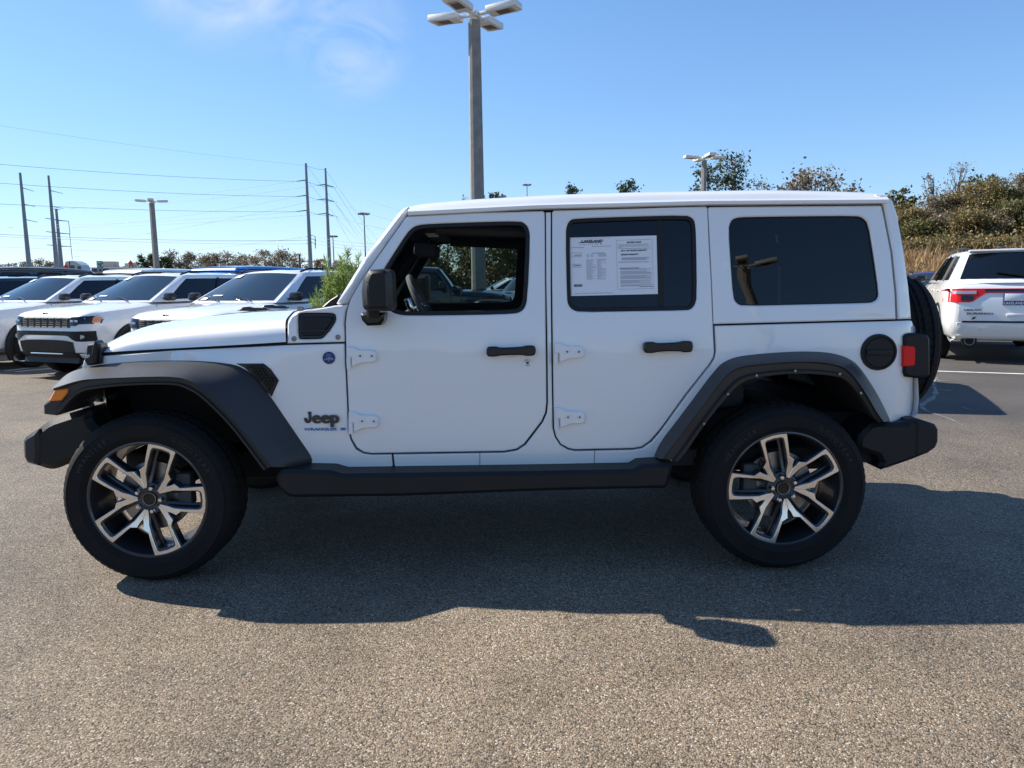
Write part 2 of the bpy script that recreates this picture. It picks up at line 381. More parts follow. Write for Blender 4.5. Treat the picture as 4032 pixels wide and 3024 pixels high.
# ================================================================== ground
def ground_mat():
    m = bpy.data.materials.new('asphalt'); m.use_nodes = True; t = m.node_tree; b = t.nodes['Principled BSDF']; n_ = t.nodes.new; l = t.links.new
    co = n_('ShaderNodeTexCoord')
    vor = n_('ShaderNodeTexVoronoi'); vor.inputs['Scale'].default_value = 165; vor.inputs['Randomness'].default_value = 1
    vor2 = n_('ShaderNodeTexVoronoi'); vor2.inputs['Scale'].default_value = 290
    sep = n_('ShaderNodeSeparateColor'); rp = n_('ShaderNodeValToRGB'); cr = rp.color_ramp
    cols = [(0, (.06, .050, .039)), (.10, (.13, .105, .077)), (.3, (.22, .177, .126)), (.55, (.295, .240, .172)), (.78, (.385, .320, .236)), (.9, (.33, .215, .13)), (.96, (.54, .475, .37)), (1, (.64, .58, .48))]
    while len(cr.elements) < len(cols): cr.elements.new(.5)
    for i, (p, c) in enumerate(cols): cr.elements[i].position = p; cr.elements[i].color = (*c, 1)
    l(co.outputs['Object'], vor.inputs['Vector']); l(co.outputs['Object'], vor2.inputs['Vector']); l(vor.outputs['Color'], sep.inputs[0]); l(sep.outputs[0], rp.inputs[0])
    # dark binder between stones
    dr = n_('ShaderNodeValToRGB'); dr.color_ramp.elements[0].position = .42; dr.color_ramp.elements[1].position = .75
    dr.color_ramp.elements[0].color = (1, 1, 1, 1); dr.color_ramp.elements[1].color = (.62, .60, .58, 1)
    l(vor.outputs['Distance'], dr.inputs[0])
    mul = n_('ShaderNodeMix'); mul.data_type = 'RGBA'; mul.blend_type = 'MULTIPLY'; mul.inputs[0].default_value = 1
    l(rp.outputs[0], mul.inputs[6]); l(dr.outputs[0], mul.inputs[7])
    # broad wear and stains
    nz = n_('ShaderNodeTexNoise'); nz.inputs['Scale'].default_value = .55; nz.inputs['Detail'].default_value = 6; nz.inputs['Distortion'].default_value = .4
    r2 = n_('ShaderNodeValToRGB'); r2.color_ramp.elements[0].position = .3; r2.color_ramp.elements[1].position = .7
    r2.color_ramp.elements[0].color = (.70, .69, .70, 1); r2.color_ramp.elements[1].color = (1.12, 1.09, 1.04, 1)
    l(co.outputs['Object'], nz.inputs['Vector']); l(nz.outputs['Fac'], r2.inputs[0])
    mul2 = n_('ShaderNodeMix'); mul2.data_type = 'RGBA'; mul2.blend_type = 'MULTIPLY'; mul2.inputs[0].default_value = 1
    l(mul.outputs[2], mul2.inputs[6]); l(r2.outputs[0], mul2.inputs[7])
    nb = n_('ShaderNodeTexNoise'); nb.inputs['Scale'].default_value = 2.6; nb.inputs['Detail'].default_value = 7; nb.inputs['Roughness'].default_value = .65; l(co.outputs['Object'], nb.inputs['Vector'])
    rb = n_('ShaderNodeValToRGB'); rb.color_ramp.elements[0].position = .30; rb.color_ramp.elements[1].position = .55; rb.color_ramp.elements[0].color = (.80, .79, .78, 1); rb.color_ramp.elements[1].color = (1.03, 1.02, 1.01, 1); l(nb.outputs['Fac'], rb.inputs[0])
    mb_ = n_('ShaderNodeMix'); mb_.data_type = 'RGBA'; mb_.blend_type = 'MULTIPLY'; mb_.inputs[0].default_value = 1; l(mul2.outputs[2], mb_.inputs[6]); l(rb.outputs[0], mb_.inputs[7]); mul2 = mb_
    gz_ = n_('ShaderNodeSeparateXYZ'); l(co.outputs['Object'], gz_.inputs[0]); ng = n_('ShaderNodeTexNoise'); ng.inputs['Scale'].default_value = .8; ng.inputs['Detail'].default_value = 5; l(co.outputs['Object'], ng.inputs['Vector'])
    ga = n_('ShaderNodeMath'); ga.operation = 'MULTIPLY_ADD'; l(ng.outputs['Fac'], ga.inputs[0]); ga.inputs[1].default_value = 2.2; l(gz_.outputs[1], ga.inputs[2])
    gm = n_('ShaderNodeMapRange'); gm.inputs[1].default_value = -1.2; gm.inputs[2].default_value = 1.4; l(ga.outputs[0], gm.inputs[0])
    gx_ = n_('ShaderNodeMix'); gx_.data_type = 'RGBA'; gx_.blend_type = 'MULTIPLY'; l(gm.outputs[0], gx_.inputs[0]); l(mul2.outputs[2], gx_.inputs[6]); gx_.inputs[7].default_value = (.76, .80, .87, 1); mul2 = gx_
    # the newer, darker sealed asphalt farther back (a real patch: boundary in ground coordinates)
    sx = n_('ShaderNodeSeparateXYZ'); l(co.outputs['Object'], sx.inputs[0])
    n3 = n_('ShaderNodeTexNoise'); n3.inputs['Scale'].default_value = 1.1; n3.inputs['Detail'].default_value = 5; l(co.outputs['Object'], n3.inputs['Vector'])
    a1 = n_('ShaderNodeMath'); a1.operation = 'MULTIPLY_ADD'; l(n3.outputs['Fac'], a1.inputs[0]); a1.inputs[1].default_value = 1.6; l(sx.outputs[1], a1.inputs[2])
    mr = n_('ShaderNodeMapRange'); mr.inputs[1].default_value = 2.3; mr.inputs[2].default_value = 4.0; l(a1.outputs[0], mr.inputs[0])
    mrx = n_('ShaderNodeMapRange'); mrx.inputs[1].default_value = -3.2; mrx.inputs[2].default_value = -1.2; l(sx.outputs[0], mrx.inputs[0])
    mm = n_('ShaderNodeMath'); mm.operation = 'MULTIPLY'; l(mr.outputs[0], mm.inputs[0]); l(mrx.outputs[0], mm.inputs[1])
    m3 = n_('ShaderNodeMath'); m3.operation = 'MULTIPLY'; m3.inputs[1].default_value = .8; l(mm.outputs[0], m3.inputs[0])
    dk = n_('ShaderNodeMix'); dk.data_type = 'RGBA'; l(m3.outputs[0], dk.inputs[0]); l(mul2.outputs[2], dk.inputs[6])
    fr = n_('ShaderNodeMix'); fr.data_type = 'RGBA'; fr.blend_type = 'MULTIPLY'; fr.inputs[0].default_value = 1; fr.inputs[6].default_value = (.085, .080, .077, 1); l(r2.outputs[0], fr.inputs[7])
    l(fr.outputs[2], dk.inputs[7]); l(dk.outputs[2], b.inputs['Base Color'])
    b.inputs['Roughness'].default_value = .8; b.inputs['Specular IOR Level'].default_value = .35
    bp = n_('ShaderNodeBump'); bp.inputs['Strength'].default_value = .8; bp.inputs['Distance'].default_value = .0045; bp.invert = True
    ad = n_('ShaderNodeMath'); ad.operation = 'MULTIPLY_ADD'; ad.inputs[1].default_value = .5; l(vor2.outputs['Distance'], ad.inputs[0]); l(vor.outputs['Distance'], ad.inputs[2])
    l(ad.outputs[0], bp.inputs['Height']); l(bp.outputs[0], b.inputs['Normal'])
    return m
M['asphalt'] = ground_mat()
mat('grass_field', (.16, .14, .07), .95, vary=.3, vscale=.3)
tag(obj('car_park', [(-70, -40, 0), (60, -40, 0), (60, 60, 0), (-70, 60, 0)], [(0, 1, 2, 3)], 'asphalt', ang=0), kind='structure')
tag(obj('ground', [(-900, -900, -.02), (900, -900, -.02), (900, 1500, -.02), (-900, 1500, -.02)], [(0, 1, 2, 3)], 'grass_field', ang=0), kind='structure')
mat('line_paint', (.62, .60, .55), .8, vary=.2, vscale=6)
mat('crack_sealer', (.24, .23, .215), .9, vary=.35, vscale=9)
def stripe(name, a, b, wd, m, z=.004):
    a = V((a[0], a[1], z)); b = V((b[0], b[1], z)); d = (b-a).normalized(); n = V((-d.y, d.x, 0))*wd/2
    return tag(obj(name, [a-n, b-n, b+n, a+n], [(0, 1, 2, 3)], m, ang=0), kind='structure')
pa, pb = PZ(3690, 1462), PZ(4032, 1473); d = (pb-pa)
stripe('parking_line', pa-d*.6, pa+d*4, .10, 'line_paint')
stripe('parking_line', PZ(20, 1461), PZ(190, 1440), .1, 'line_paint')
stripe('parking_line', PZ(330, 1440), PZ(60, 1465), .1, 'line_paint', .006)
def smear(px, wd, m='crack_sealer', z=.004):
    mb = MB(); pts = [PZ(u, v, z) for u, v in px]; pts = resample(curve(pts, 2), 30); rows = []
    for i, p in enumerate(pts):
        d = (pts[min(i+1, 29)]-pts[max(0, i-1)]).normalized(); n = V((-d.y, d.x, 0))*wd*(.35+.9*rnd.random())*math.sin(math.pi*(i+.6)/30.2)
        rows.append([p-n, p+n])
    mb.grid(rows); o = mb.build('chalk_stain', m, ang=0); return tag(o, kind='structure')
smear([(3694, 1480), (3672, 1510), (3690, 1545), (3665, 1575), (3628, 1590), (3632, 1612), (3690, 1632), (3760, 1655), (3790, 1675)], .035)
smear([(3680, 1530), (3720, 1538), (3755, 1534)], .03)
smear([(3685, 1493), (3705, 1500), (3740, 1497)], .022)
smear([(3770, 1598), (3820, 1612), (3850, 1618)], .016)

# ================================================================== the white four-door off-road car
CAR = thing('off_road_car', 'white boxy off-road car in the foreground with a sales sheet in its rear window', 'car')
FWIN = [(1647.6, 885.6), (1625, 894.7), (1602, 917), (1557, 986), (1512, 1057), (1496, 1085), (1490, 1120), (1494, 1170), (1510, 1206), (1537, 1226), (1562, 1238), (1607, 1243.7), (1878, 1240.5), (2023, 1236), (2050, 1229), (2068, 1211), (2077, 1175), (2087.4, 940), (2084, 904), (2070, 881), (2045, 870), (1878, 874.3), (1697, 881)]
RWIN = [(2262.7, 860.5), (2480, 852.5), (2701, 847), (2728, 858), (2738, 876), (2742, 926), (2745.6, 1170), (2737, 1202), (2719, 1220), (2697, 1222), (2490, 1225.5), (2281, 1229), (2254, 1220), (2238, 1202), (2232.5, 1175), (2227.5, 917), (2233, 885), (2245, 867)]
HWIN = [(2894, 858), (2935, 853.7), (3150, 851), (3369, 849), (3400.7, 856), (3423, 881), (3444, 1010), (3464, 1152), (3459.5, 1177), (3441, 1190.5), (3414, 1194), (3170, 1199.5), (2926, 1205.4), (2901, 1195), (2887.6, 1170), (2878, 1040), (2869.5, 903), (2877, 872)]
FDOOR = [(1607, 852), (1600, 854), (1526, 958), (1453, 1062), (1419, 1112), (1381, 1179), (1366, 1225), (1361, 1270), (1362, 1350), (1365, 1437), (1373, 1613), (1378, 1696), (1385, 1727), (1404.7, 1762), (1432, 1780), (1463.5, 1785), (1542, 1783.5), (1986, 1776), (2033, 1767.5), (2063, 1748), (2093, 1709.5), (2132, 1658), (2147, 1623.6), (2151, 1585), (2150.4, 1422), (2148, 1250), (2144.8, 838), (2138, 831), (1878, 838)]
RDOOR = [(2174.6, 836), (2174.6, 1107), (2176, 1250), (2179, 1507.7), (2182, 1683.8), (2190, 1718), (2209, 1748), (2239, 1765), (2265, 1769.7), (2492.7, 1765), (2527, 1759), (2561, 1735), (2587, 1705), (2694.5, 1559), (2793, 1434.7), (2808, 1409), (2812.6, 1387), (2809.8, 1333), (2800.7, 1107), (2791.7, 953), (2785.8, 818), (2779, 813), (2480, 821), (2180, 829)]
fw, rw, hw = side_poly(FWIN, 1), side_poly(RWIN, 1), side_poly(HWIN, 1)
def ccw(p): p = clean(p); return p if area(p) > 0 else p[::-1]
fw, rw, hw = ccw(fw), ccw(rw), ccw(hw)
shell = side_poly([(1380, 1380), (1400, 1200), (1478, 1066), (1618, 850), (3464, 808), (3522, 1250), (3556, 1300), (3552, 1640), (3500, 1650), (3440, 1525), (3392, 1452), (3295, 1395), (3100, 1386), (2922, 1400), (2819, 1448), (2681, 1633), (2596, 1742), (2560, 1828), (1558, 1848), (1395, 1780)])
def both(ob, parent=None): return ob, mirror(ob, parent=parent)
both(panel('inner_side_trim', shell, 'seam_black', CAR, [fw, rw, hw], off=-.03, thick=.045, bevel=0))
# --- doors
def door(px, win, glass_m, lock, handle, hinges, side_name):
    d = panel('door', side_poly(px), 'white_paint', CAR, [win], thick=.034, bevel=.005)
    seal_in = offset(ccw(win), .019)
    sl = panel('window_seal', win, 'trim_plastic', d, [seal_in], off=-.004, thick=.03, bevel=.003)
    g = panel('side_window', offset(ccw(win), .015), glass_m[0], d, off=-.016, thick=.004, bevel=0, grid=0)
    # handle: black grip over a scooped recess
    u0, v0, u1, v1 = handle; um = (u0+u1)/2; vm = (v0+v1)/2; hh = (v1-v0)/2
    prx = [(u0, vm), (u0+3, vm-hh*.8), (u0+12, vm-hh), (u0+40, vm-hh), (u0+52, vm-hh*.72), (u1-52, vm-hh*.82), (u1-40, vm-hh*1.05), (u1-12, vm-hh*1.05), (u1-3, vm-hh*.8), (u1, vm), (u1-4, vm+hh*.75), (u1-12, vm+hh), (u1-40, vm+hh), (u1-52, vm+hh*.75), (u0+52, vm+hh*.8), (u0+40, vm+hh), (u0+12, vm+hh), (u0+3, vm+hh*.8)]
    h = panel('door_handle', side_poly([(a, b-(a-um)*.02) for a, b in prx], 1), 'gloss_black', d, off=.042, thick=.026, bevel=.006, grid=0)
    st = []
    for dx in (u0+16, u1-16):
        mb = MB(); p = PS(dx, vm, .01); mb.box((p.x, p.y, p.z), (.03, .05, .025)); st.append(mb.build('handle_mount', 'gloss_black', d))
    rc = []
    for k in range(24):
        t = 2*math.pi*k/24; rc.append((um+46*math.cos(t), vm+30*math.sin(t)))
    cup = panel('handle_cup', side_poly(rc), 'white_paint', d, off=.006, thick=.008, bevel=.008, grid=0)
    hs = []
    for hx in hinges:
        hg = panel('hinge', side_poly(hx), 'white_paint', d, off=.018, thick=.02, bevel=.004, grid=0)
        us = [a for a, b in hx]; vv = [b for a, b in hx]; x0, x1 = min(us), max(us); y0, y1 = min(vv), max(vv); yb = y0+(y1-y0)*.49
        kn = MB(); p = PS(x0+7, y1-12, .014); kn.tube([(p.x, p.y, p.z-.028), (p.x, p.y, p.z+.028)], .011, 10); kn.build('hinge_pin', 'white_paint', hg)
        for fx in (.44, .83):
            p = PS(x0+(x1-x0)*fx, yb, .018); b = MB(); b.lathe_y([(.0042, -.002), (.0050, -.005), (.0098, -.005), (.0108, 0)], 18, p); bo = b.build('hinge_bolt', 'white_paint', hg); b = MB(); b.tube([(p.x, p.y, p.z), (p.x, p.y-.003, p.z)], .0055, 10); b.build('bolt_socket', 'seam_black', d)
        hs.append(hg)
    if lock:
        p = PS(*lock, 0); b = MB(); b.lathe_y([(.0, -.006), (.007, -.006), (.008, -.004), (.0155, -.008), (.018, -.004), (.018, .004)], 24, p); b.build('lock_cylinder', 'chrome', d)
        b = MB(); b.tube([(p.x, p.y-.0065, p.z), (p.x, p.y-.009, p.z)], .0065, 14); b.build('key_slot', 'gloss_black', d)
    # far side
    d2 = mirror(d, parent=CAR)
    for o in [sl, h]+st: mirror(o, parent=d2)
    g2 = mirror(g, parent=d2); g2.data.materials.clear(); g2.data.materials.append(M[glass_m[1]])
    for o in hs: mirror(o, parent=d2)
    return d
def hinge(x0, y0, sx=1, sy=1):
    b = [(0, 0), (23, 0), (48, 12), (52, 13), (100, 12), (113, 18), (118, 28), (118, 48), (113, 57), (104, 61), (60, 63), (48, 68), (32, 75), (20, 76), (19, 42), (0, 42)]
    return [(x0+a*sx, y0+c*sy) for a, c in b]
door(FDOOR, fw, ('open_glass', 'far_glass'), (2077, 1427.5), (1915, 1361, 2109, 1400), [hinge(1366.5, 1364.5), hinge(1374.5, 1621)], 0)
dr = door(RDOOR, rw, ('tint_glass', 'tint_glass'), None, (2529, 1343, 2722, 1386), [hinge(2181.5, 1348), hinge(2184.5, 1605)], 0)
both(panel('window_divider', side_poly([(2587, 866), (2611, 865), (2617, 1212), (2593, 1213)]), 'trim_plastic', dr, off=-.012, thick=.012, bevel=.002, grid=0))
# --- painted shell between and behind the doors
BODY = [(1549, 1791), (1986, 1784), (2036, 1775.5), (2069, 1754), (2100, 1714.5), (2139, 1662), (2154.5, 1626), (2158, 1585), (2157, 1422), (2154, 1250), (2151.5, 1100), (2150, 836), (2169, 836), (2168.5, 1107), (2169.5, 1250), (2172.5, 1508), (2176, 1685), (2184.5, 1721), (2205, 1753), (2237, 1772), (2265, 1777.5), (2493, 1772.5), (2530, 1766), (2566, 1741), (2594, 1710), (2701, 1564), (2799, 1439.5), (2815, 1412), (2820, 1387), (2817, 1310), (2816, 1283.5), (3170, 1274), (3529, 1264.5), (3580, 1262.5), (3592, 1264), (3600, 1286), (3599, 1400), (3598, 1563), (3592, 1624), (3580, 1648), (3574, 1667), (3505, 1668), (3470, 1600), (3400, 1510), (3330, 1450), (3220, 1430), (3000, 1440), (2880, 1480), (2800, 1560), (2700, 1740), (2655, 1803), (2643, 1822), (2501, 1835), (1900, 1848), (1556, 1855)]
bd = panel('body_side', side_poly(BODY), 'white_paint', CAR, thick=.05, bevel=.005)
both(bd)
FEND = [(402, 1402), (696, 1380), (1126, 1360), (1355, 1353.5), (1358, 1437), (1366, 1613), (1371, 1698), (1378, 1731), (1398, 1769), (1429, 1787.5), (1462, 1792), (1541, 1791), (1548, 1855.5), (1352, 1864), (1238, 1860), (1205, 1830), (1140, 1715), (1040, 1575), (950, 1490), (840, 1458), (560, 1455), (420, 1460), (335, 1475), (323, 1446), (330, 1420), (362, 1408)]
both(panel('front_fender', side_poly(FEND), 'white_paint', CAR, thick=.04, bevel=.004))
both(panel('sill_seam', side_poly([(1888, 1783), (1891, 1783), (1891, 1847), (1888, 1847)]), 'steel', CAR, off=.0008, thick=.003, bevel=0, grid=0))
both(panel('sill_seam', side_poly([(2340, 1775), (2343, 1775), (2341, 1839), (2338, 1839)]), 'steel', CAR, off=.0008, thick=.003, bevel=0, grid=0))
# --- hardtop side, rear corner, roof
HT = [(2789, 820), (2796, 815), (3130, 812), (3466, 809), (3473, 812), (3491, 900), (3509, 994), (3525, 1152), (3529, 1257), (3170, 1266.5), (2811, 1276), (2806, 1150)]
hp = panel('hardtop_side', side_poly(HT), 'white_paint', CAR, [hw], thick=.03, bevel=.006)
hg_ = panel('quarter_window', offset(hw, -.004), 'tint_glass', hp, off=-.016, thick=.004, bevel=0, grid=0)
hs_ = panel('window_seal', offset(hw, -.006), 'trim_plastic', hp, [offset(hw, .006)], off=-.013, thick=.02, bevel=0, grid=0)
h2 = mirror(hp); mirror(hg_, parent=h2); mirror(hs_, parent=h2)
HC = [(3452, 764), (3478, 765), (3499, 775), (3517, 791), (3536, 849), (3559, 980), (3579, 1130), (3590, 1256), (3539, 1257), (3534, 1152), (3518, 994), (3482, 812), (3467, 788)]
both(panel('hardtop_corner', side_poly(HC, 0), 'white_paint', CAR, thick=.06, bevel=.008))
def across(pts, n=15, bow=.02, k=1.0):
    rows = []
    for p in pts:
        y0 = prof(min(p.x, 2.19), p.y)-.012; row = []
        for j in range(n):
            t = -1+2*j/(n-1); row.append(V((p.x+bow*(1-t*t), y0*t, p.y)))
        rows.append(row)
    return rows
rp_ = side_poly([(3452, 766), (3478, 767), (3499, 776), (3517, 792), (3536, 849), (3559, 980), (3579, 1130), (3590, 1256)])
mb = MB(); mb.grid(across(rp_, k=.95)); rh = mb.build('rear_hatch', 'white_paint', CAR)
mb = MB(); mb.grid([[V((r.x+.006, r.y, r.z)) for r in row[2:-2]] for row in across([rp_[4].lerp(rp_[5], .1), rp_[5], rp_[6], rp_[6].lerp(rp_[7], .6)], k=.95)]); mb.build('rear_window', 'tint_glass', rh)
tp_ = side_poly([(3592, 1264), (3599, 1290), (3599, 1400), (3598, 1563), (3592, 1624), (3574, 1667)])
mb = MB(); mb.grid(across(tp_, k=.95)); mb.build('tailgate', 'white_paint', CAR)
# roof shell
def zr(x): return interp(x, [-.28, -.25, -.17, .055, .45, .89, 1.45, 1.7, 1.95, 2.02], [1.760, 1.772, 1.781, 1.797, 1.815, 1.824, 1.828, 1.822, 1.812, 1.806])
def zg(x): return interp(x, [-.27, .33, 1.14, 1.99], [1.712, 1.736, 1.749, 1.748])
rows = []
for i in range(41):
    x = -.272+(2.03+.272)*i/40; a, b = zg(x), zr(x); h = b-a
    sec = [(.690, a-.004), (.722, a+.001), (.7235, a+.010), (.7235, a+.017), (.716, a+.021), (.706, a+.030), (.692, a+h*.60), (.672, a+h*.80), (.64, a+h*.94), (.59, b), (.45, b+.008), (.22, b+.014), (0, b+.016)]
    rows.append([V((x+.05*smooth((.5-y)/.5)*(1 if i == 0 else 0)*-.6, -y, z)) for y, z in sec]+[V((x, y, z)) for y, z in sec[-2::-1]])
mb = MB(); mb.grid(rows); k = len(mb.v); mb.f.append(tuple(range(25))); mb.f.append(tuple(range(40*25+24, 40*25-1, -1)))
mb.build('roof', 'white_paint', CAR, ang=50)
mb = MB(); mb.box((.88, 0, 1.695), (2.25, 1.34, .02)); mb.box((-.2, 0, 1.69), (.12, 1.3, .06), r=.015); mb.build('headliner', 'headliner', CAR)
# dark rain gutter line below the roof edge
both(panel('roof_gutter', side_poly([(1606, 849), (1610, 844), (2104, 820), (2778, 804), (3470, 800.5), (3472, 808), (2778, 813), (2104, 832), (1608, 853)]), 'seam_black', CAR, off=-.012, thick=.02, bevel=0, grid=0))
# --- windscreen frame
PIL = [(1605, 812), (1589, 819), (1570, 836), (1552, 858.5), (1487, 945), (1426, 1026), (1374, 1110), (1322, 1195), (1330, 1200), (1368, 1196), (1376, 1178), (1414, 1112), (1448, 1061), (1521, 957), (1595, 853), (1603, 840)]
both(panel('windscreen_pillar', side_poly(PIL), 'white_paint', CAR, off=-.004, thick=.075, bevel=.016, grid=.04, ang=60))
both(panel('pillar_trim', side_poly([(1590, 845), (1478, 985), (1360, 1180), (1385, 1180), (1470, 1062), (1605, 862)]), 'interior_dark', CAR, off=-.085, thick=.02, bevel=.004, grid=0))
wt, wb = V((-.262, 0, 1.745)), V((-.625, 0, 1.262))
mb = MB(); mb.grid([[V((lerp(wt.x, wb.x, s)-.03*(1-t*t), t*lerp(.64, .70, s), lerp(wt.z, wb.z, s))) for t in np.linspace(-1, 1, 11)] for s in np.linspace(0, 1, 5)]); mb.build('windscreen', 'clear_glass', CAR)
mb = MB(); mb.box((-.245, 0, 1.735), (.08, 1.24, .04), r=.012); mb.box((-.655, 0, 1.235), (.09, 1.40, .05), r=.012); mb.build('windscreen_header', 'white_paint', CAR)
mb = MB(); mb.grid([[V((lerp(wt.x, wb.x, s)-.03*(1-t*t)+.004, t*lerp(.635, .70, s), lerp(wt.z, wb.z, s))) for t in np.linspace(-1, 1, 11)] for s in (0, .1, .2)]); mb.build('windscreen_sun_block', 'seam_black', CAR)  # black sheet added behind the glass top to block sunlight through the cabin
mb = MB(); mb.box((-.60, 0, 1.30), (.012, 1.3, .10), ry=RD(-37)); mb.build('windscreen_shade_band', 'gloss_black', CAR)
# --- bonnet and cowl
sf, sr = PS(400, 1388), PS(1126.6, 1346)
gx = [0, .25, .5, .7, .84, .92, .965, .985, 1.0]; gz = [1, .985, .95, .885, .79, .69, .57, .42, 0]
ts = [0, .15, .3, .45, .58, .68, .76, .83, .88, .92, .95, .975, .99, 1.0]; ts = [-t for t in ts[:0:-1]]+ts
def hood_row(s):
    row = []
    for t in ts:
        a = abs(t); xe = lerp(sf.x, sr.x, s); xf = lerp(sf.x-.20, sr.x-.09, s); x = lerp(xf, xe, a**2.4)
        xn = lerp(sf.x, sr.x, s)
        ye = prof(xn, 1.08); zs = lerp(sf.z, sr.z, s)
        zc = interp(s, [0, .02, .06, .14, .27, .5, .75, 1], [1.065, 1.09, 1.115, 1.148, 1.182, 1.216, 1.236, 1.246])
        bulge = .012*smooth((.62-a)/.10)*smooth(s*4)
        row.append(V((x, t*ye, zs+(zc-zs)*interp(a, gx, gz)+bulge)))
    return row
ss = [0, .02, .05, .09, .14, .2, .27, .35, .45, .55, .65, .75, .85, .93, 1]
rows = [hood_row(s) for s in ss]
r0 = [V((p.x-.012, p.y*.995, p.z-.045)) for p in rows[0]]
mb = MB(); mb.grid([r0]+rows); HOOD = mb.build('bonnet', 'white_paint', CAR, ang=60)
mb = MB(); rr = [V((p.x+.006, p.y*.97, p.z-.004)) for p in rows[-1]]; r2 = [V((-.63, p.y*.93, p.z-.006)) for p in rows[-1]]; mb.grid([rr, r2]); mb.build('cowl_panel', 'white_paint', CAR, ang=60)
CS = [(1131, 1352), (1132, 1275), (1147, 1245), (1172, 1228), (1240, 1216), (1300, 1207), (1318, 1203), (1371, 1199), (1360, 1225), (1354, 1270), (1356, 1346)]
vent = [(1171, 1242), (1177, 1235), (1190, 1232), (1250, 1231.5), (1304, 1232), (1318, 1236), (1323, 1245), (1323, 1264), (1305, 1293), (1278.5, 1324), (1270, 1332), (1259.5, 1335.4), (1183.5, 1337), (1176, 1333), (1174, 1324)]
both(panel('cowl_side', side_poly(CS), 'white_paint', CAR, [side_poly(vent, 1)], thick=.05, bevel=.006, grid=.04))
vp = panel('cowl_vent', side_poly(vent, 1), 'gloss_black', CAR, off=-.012, thick=.02, bevel=.006, grid=0); both(vp)
both(panel('cowl_vent_insert', offset(ccw(side_poly(vent, 1)), .016), 'trim_plastic', CAR, off=.002, thick=.016, bevel=.006, grid=0))
both(panel('cowl_vent_lip', side_poly([(1176, 1301), (1300, 1298), (1296, 1305), (1178, 1308)]), 'gloss_black', CAR, off=.006, thick=.006, bevel=.002, grid=0))
for u, v in ((1158, 1333.5), (1331, 1327.5)):
    p = PS(u, v, 0); mb = MB(); mb.lathe_y([(0, -.004), (.0065, -.004), (.007, -.008), (.012, -.006), (.0125, .004)], 20, p); both(mb.build('cowl_bolt', 'steel', CAR))
mb = MB(); mb.box((-.74, 0, 1.236), (.22, 1.16, .022), r=.006); mb.tube([(-.70, -.45, 1.25), (-.66, -.1, 1.275), (-.645, .2, 1.285)], .009); mb.tube([(-.70, .1, 1.25), (-.66, .4, 1.275), (-.645, .6, 1.285)], .009)
mb.box((-.60, -.63, 1.275), (.13, .03, .055), ry=RD(-35), r=.01); mb.build('wiper_cowl', 'trim_plastic', CAR)
for y, px in ((.16, [(932, 1224), (955, 1209), (980, 1207.5), (990, 1212), (1045, 1212.5), (1054, 1219), (1052, 1226)]), (.40, [(1028, 1212), (1040, 1201), (1072, 1200), (1080, 1204), (1120, 1204), (1131, 1209), (1130, 1215)])):
    slab('bonnet_stop', ypoly(px, y), y, y+.05, 'gloss_black', CAR, .004)
p = PS(1184, 1215, -.1); mb = MB(); mb.tube([(p.x, p.y-.02, p.z), (p.x, p.y+.02, p.z)], .013, 14); mb.build('hinge_cap', 'steel', CAR)
both(panel('bonnet_seam', side_poly([(402, 1384), (700, 1366), (1128, 1344), (1358, 1340), (1358, 1362), (1128, 1366), (700, 1387), (402, 1410)]), 'seam_black', CAR, off=-.016, thick=.01, bevel=0, grid=0))
slab('windscreen_shade_band', ypoly([(1268, 1209), (1298, 1182), (1336, 1158), (1346, 1165), (1320, 1200), (1300, 1213)], -.58), -.58, .58, 'gloss_black', CAR, .004)
# bonnet side catch and lamp surround
CT = [(344.8, 1356), (366, 1353), (370.5, 1342), (382.7, 1353), (393.6, 1354), (398, 1373), (397.7, 1432), (368, 1437), (342, 1440), (329, 1418), (336.6, 1398), (338.5, 1368)]
for s_ in (0,):
    ct = slab('bonnet_catch', ypoly(CT, -.675), -.675, -.60, 'gloss_black', CAR, .006); mirror(ct)
    c2 = slab('catch_lever', ypoly([(366, 1356), (372, 1345), (384, 1356), (380, 1430), (362, 1434), (356, 1410)], -.69), -.69, -.67, 'trim_plastic', ct, .004)
    c3 = slab('lamp_glint', ypoly([(338, 1400), (352, 1396), (354, 1402), (348, 1410), (336, 1410)], -.682), -.682, -.674, 'clear_lens', ct, .001)
# grille
fr = rows[0]
mb = MB(); g = []
for z in (1.03, .98, .88, .78, .72): g.append([V((p.x-.016+(.02 if z < .75 else 0)+(1.03-z)*.06, p.y*.985, z)) for p in fr])
mb.grid(g); GR = mb.build('grille', 'white_paint', CAR, ang=50)
for i in range(7):
    y = (i-3)*.085; xg = interp(abs(y), [abs(p.y) for p in fr[13:]], [p.x for p in fr[13:]])-.018+.008
    mb = MB(); mb.box((xg, y, .89), (.014, .05, .26), r=.006, ry=RD(-3)); mb.build('grille_slot_shade', 'seam_black', GR)  # raised black slabs paint the shade of open slots
for s in (-1, 1):
    xg = interp(.44, [abs(p.y) for p in fr[13:]], [p.x for p in fr[13:]])
    mb = MB(); mb.tube([(xg-.03, s*.44, .90), (xg+.05, s*.44, .90)], .092, 28); hl = mb.build('headlight', 'clear_lens', CAR)
    mb = MB(); mb.tube([(xg-.024, s*.44, .90), (xg+.05, s*.44, .90)], .104, 28); mb.build('headlight_ring', 'gloss_black', hl)
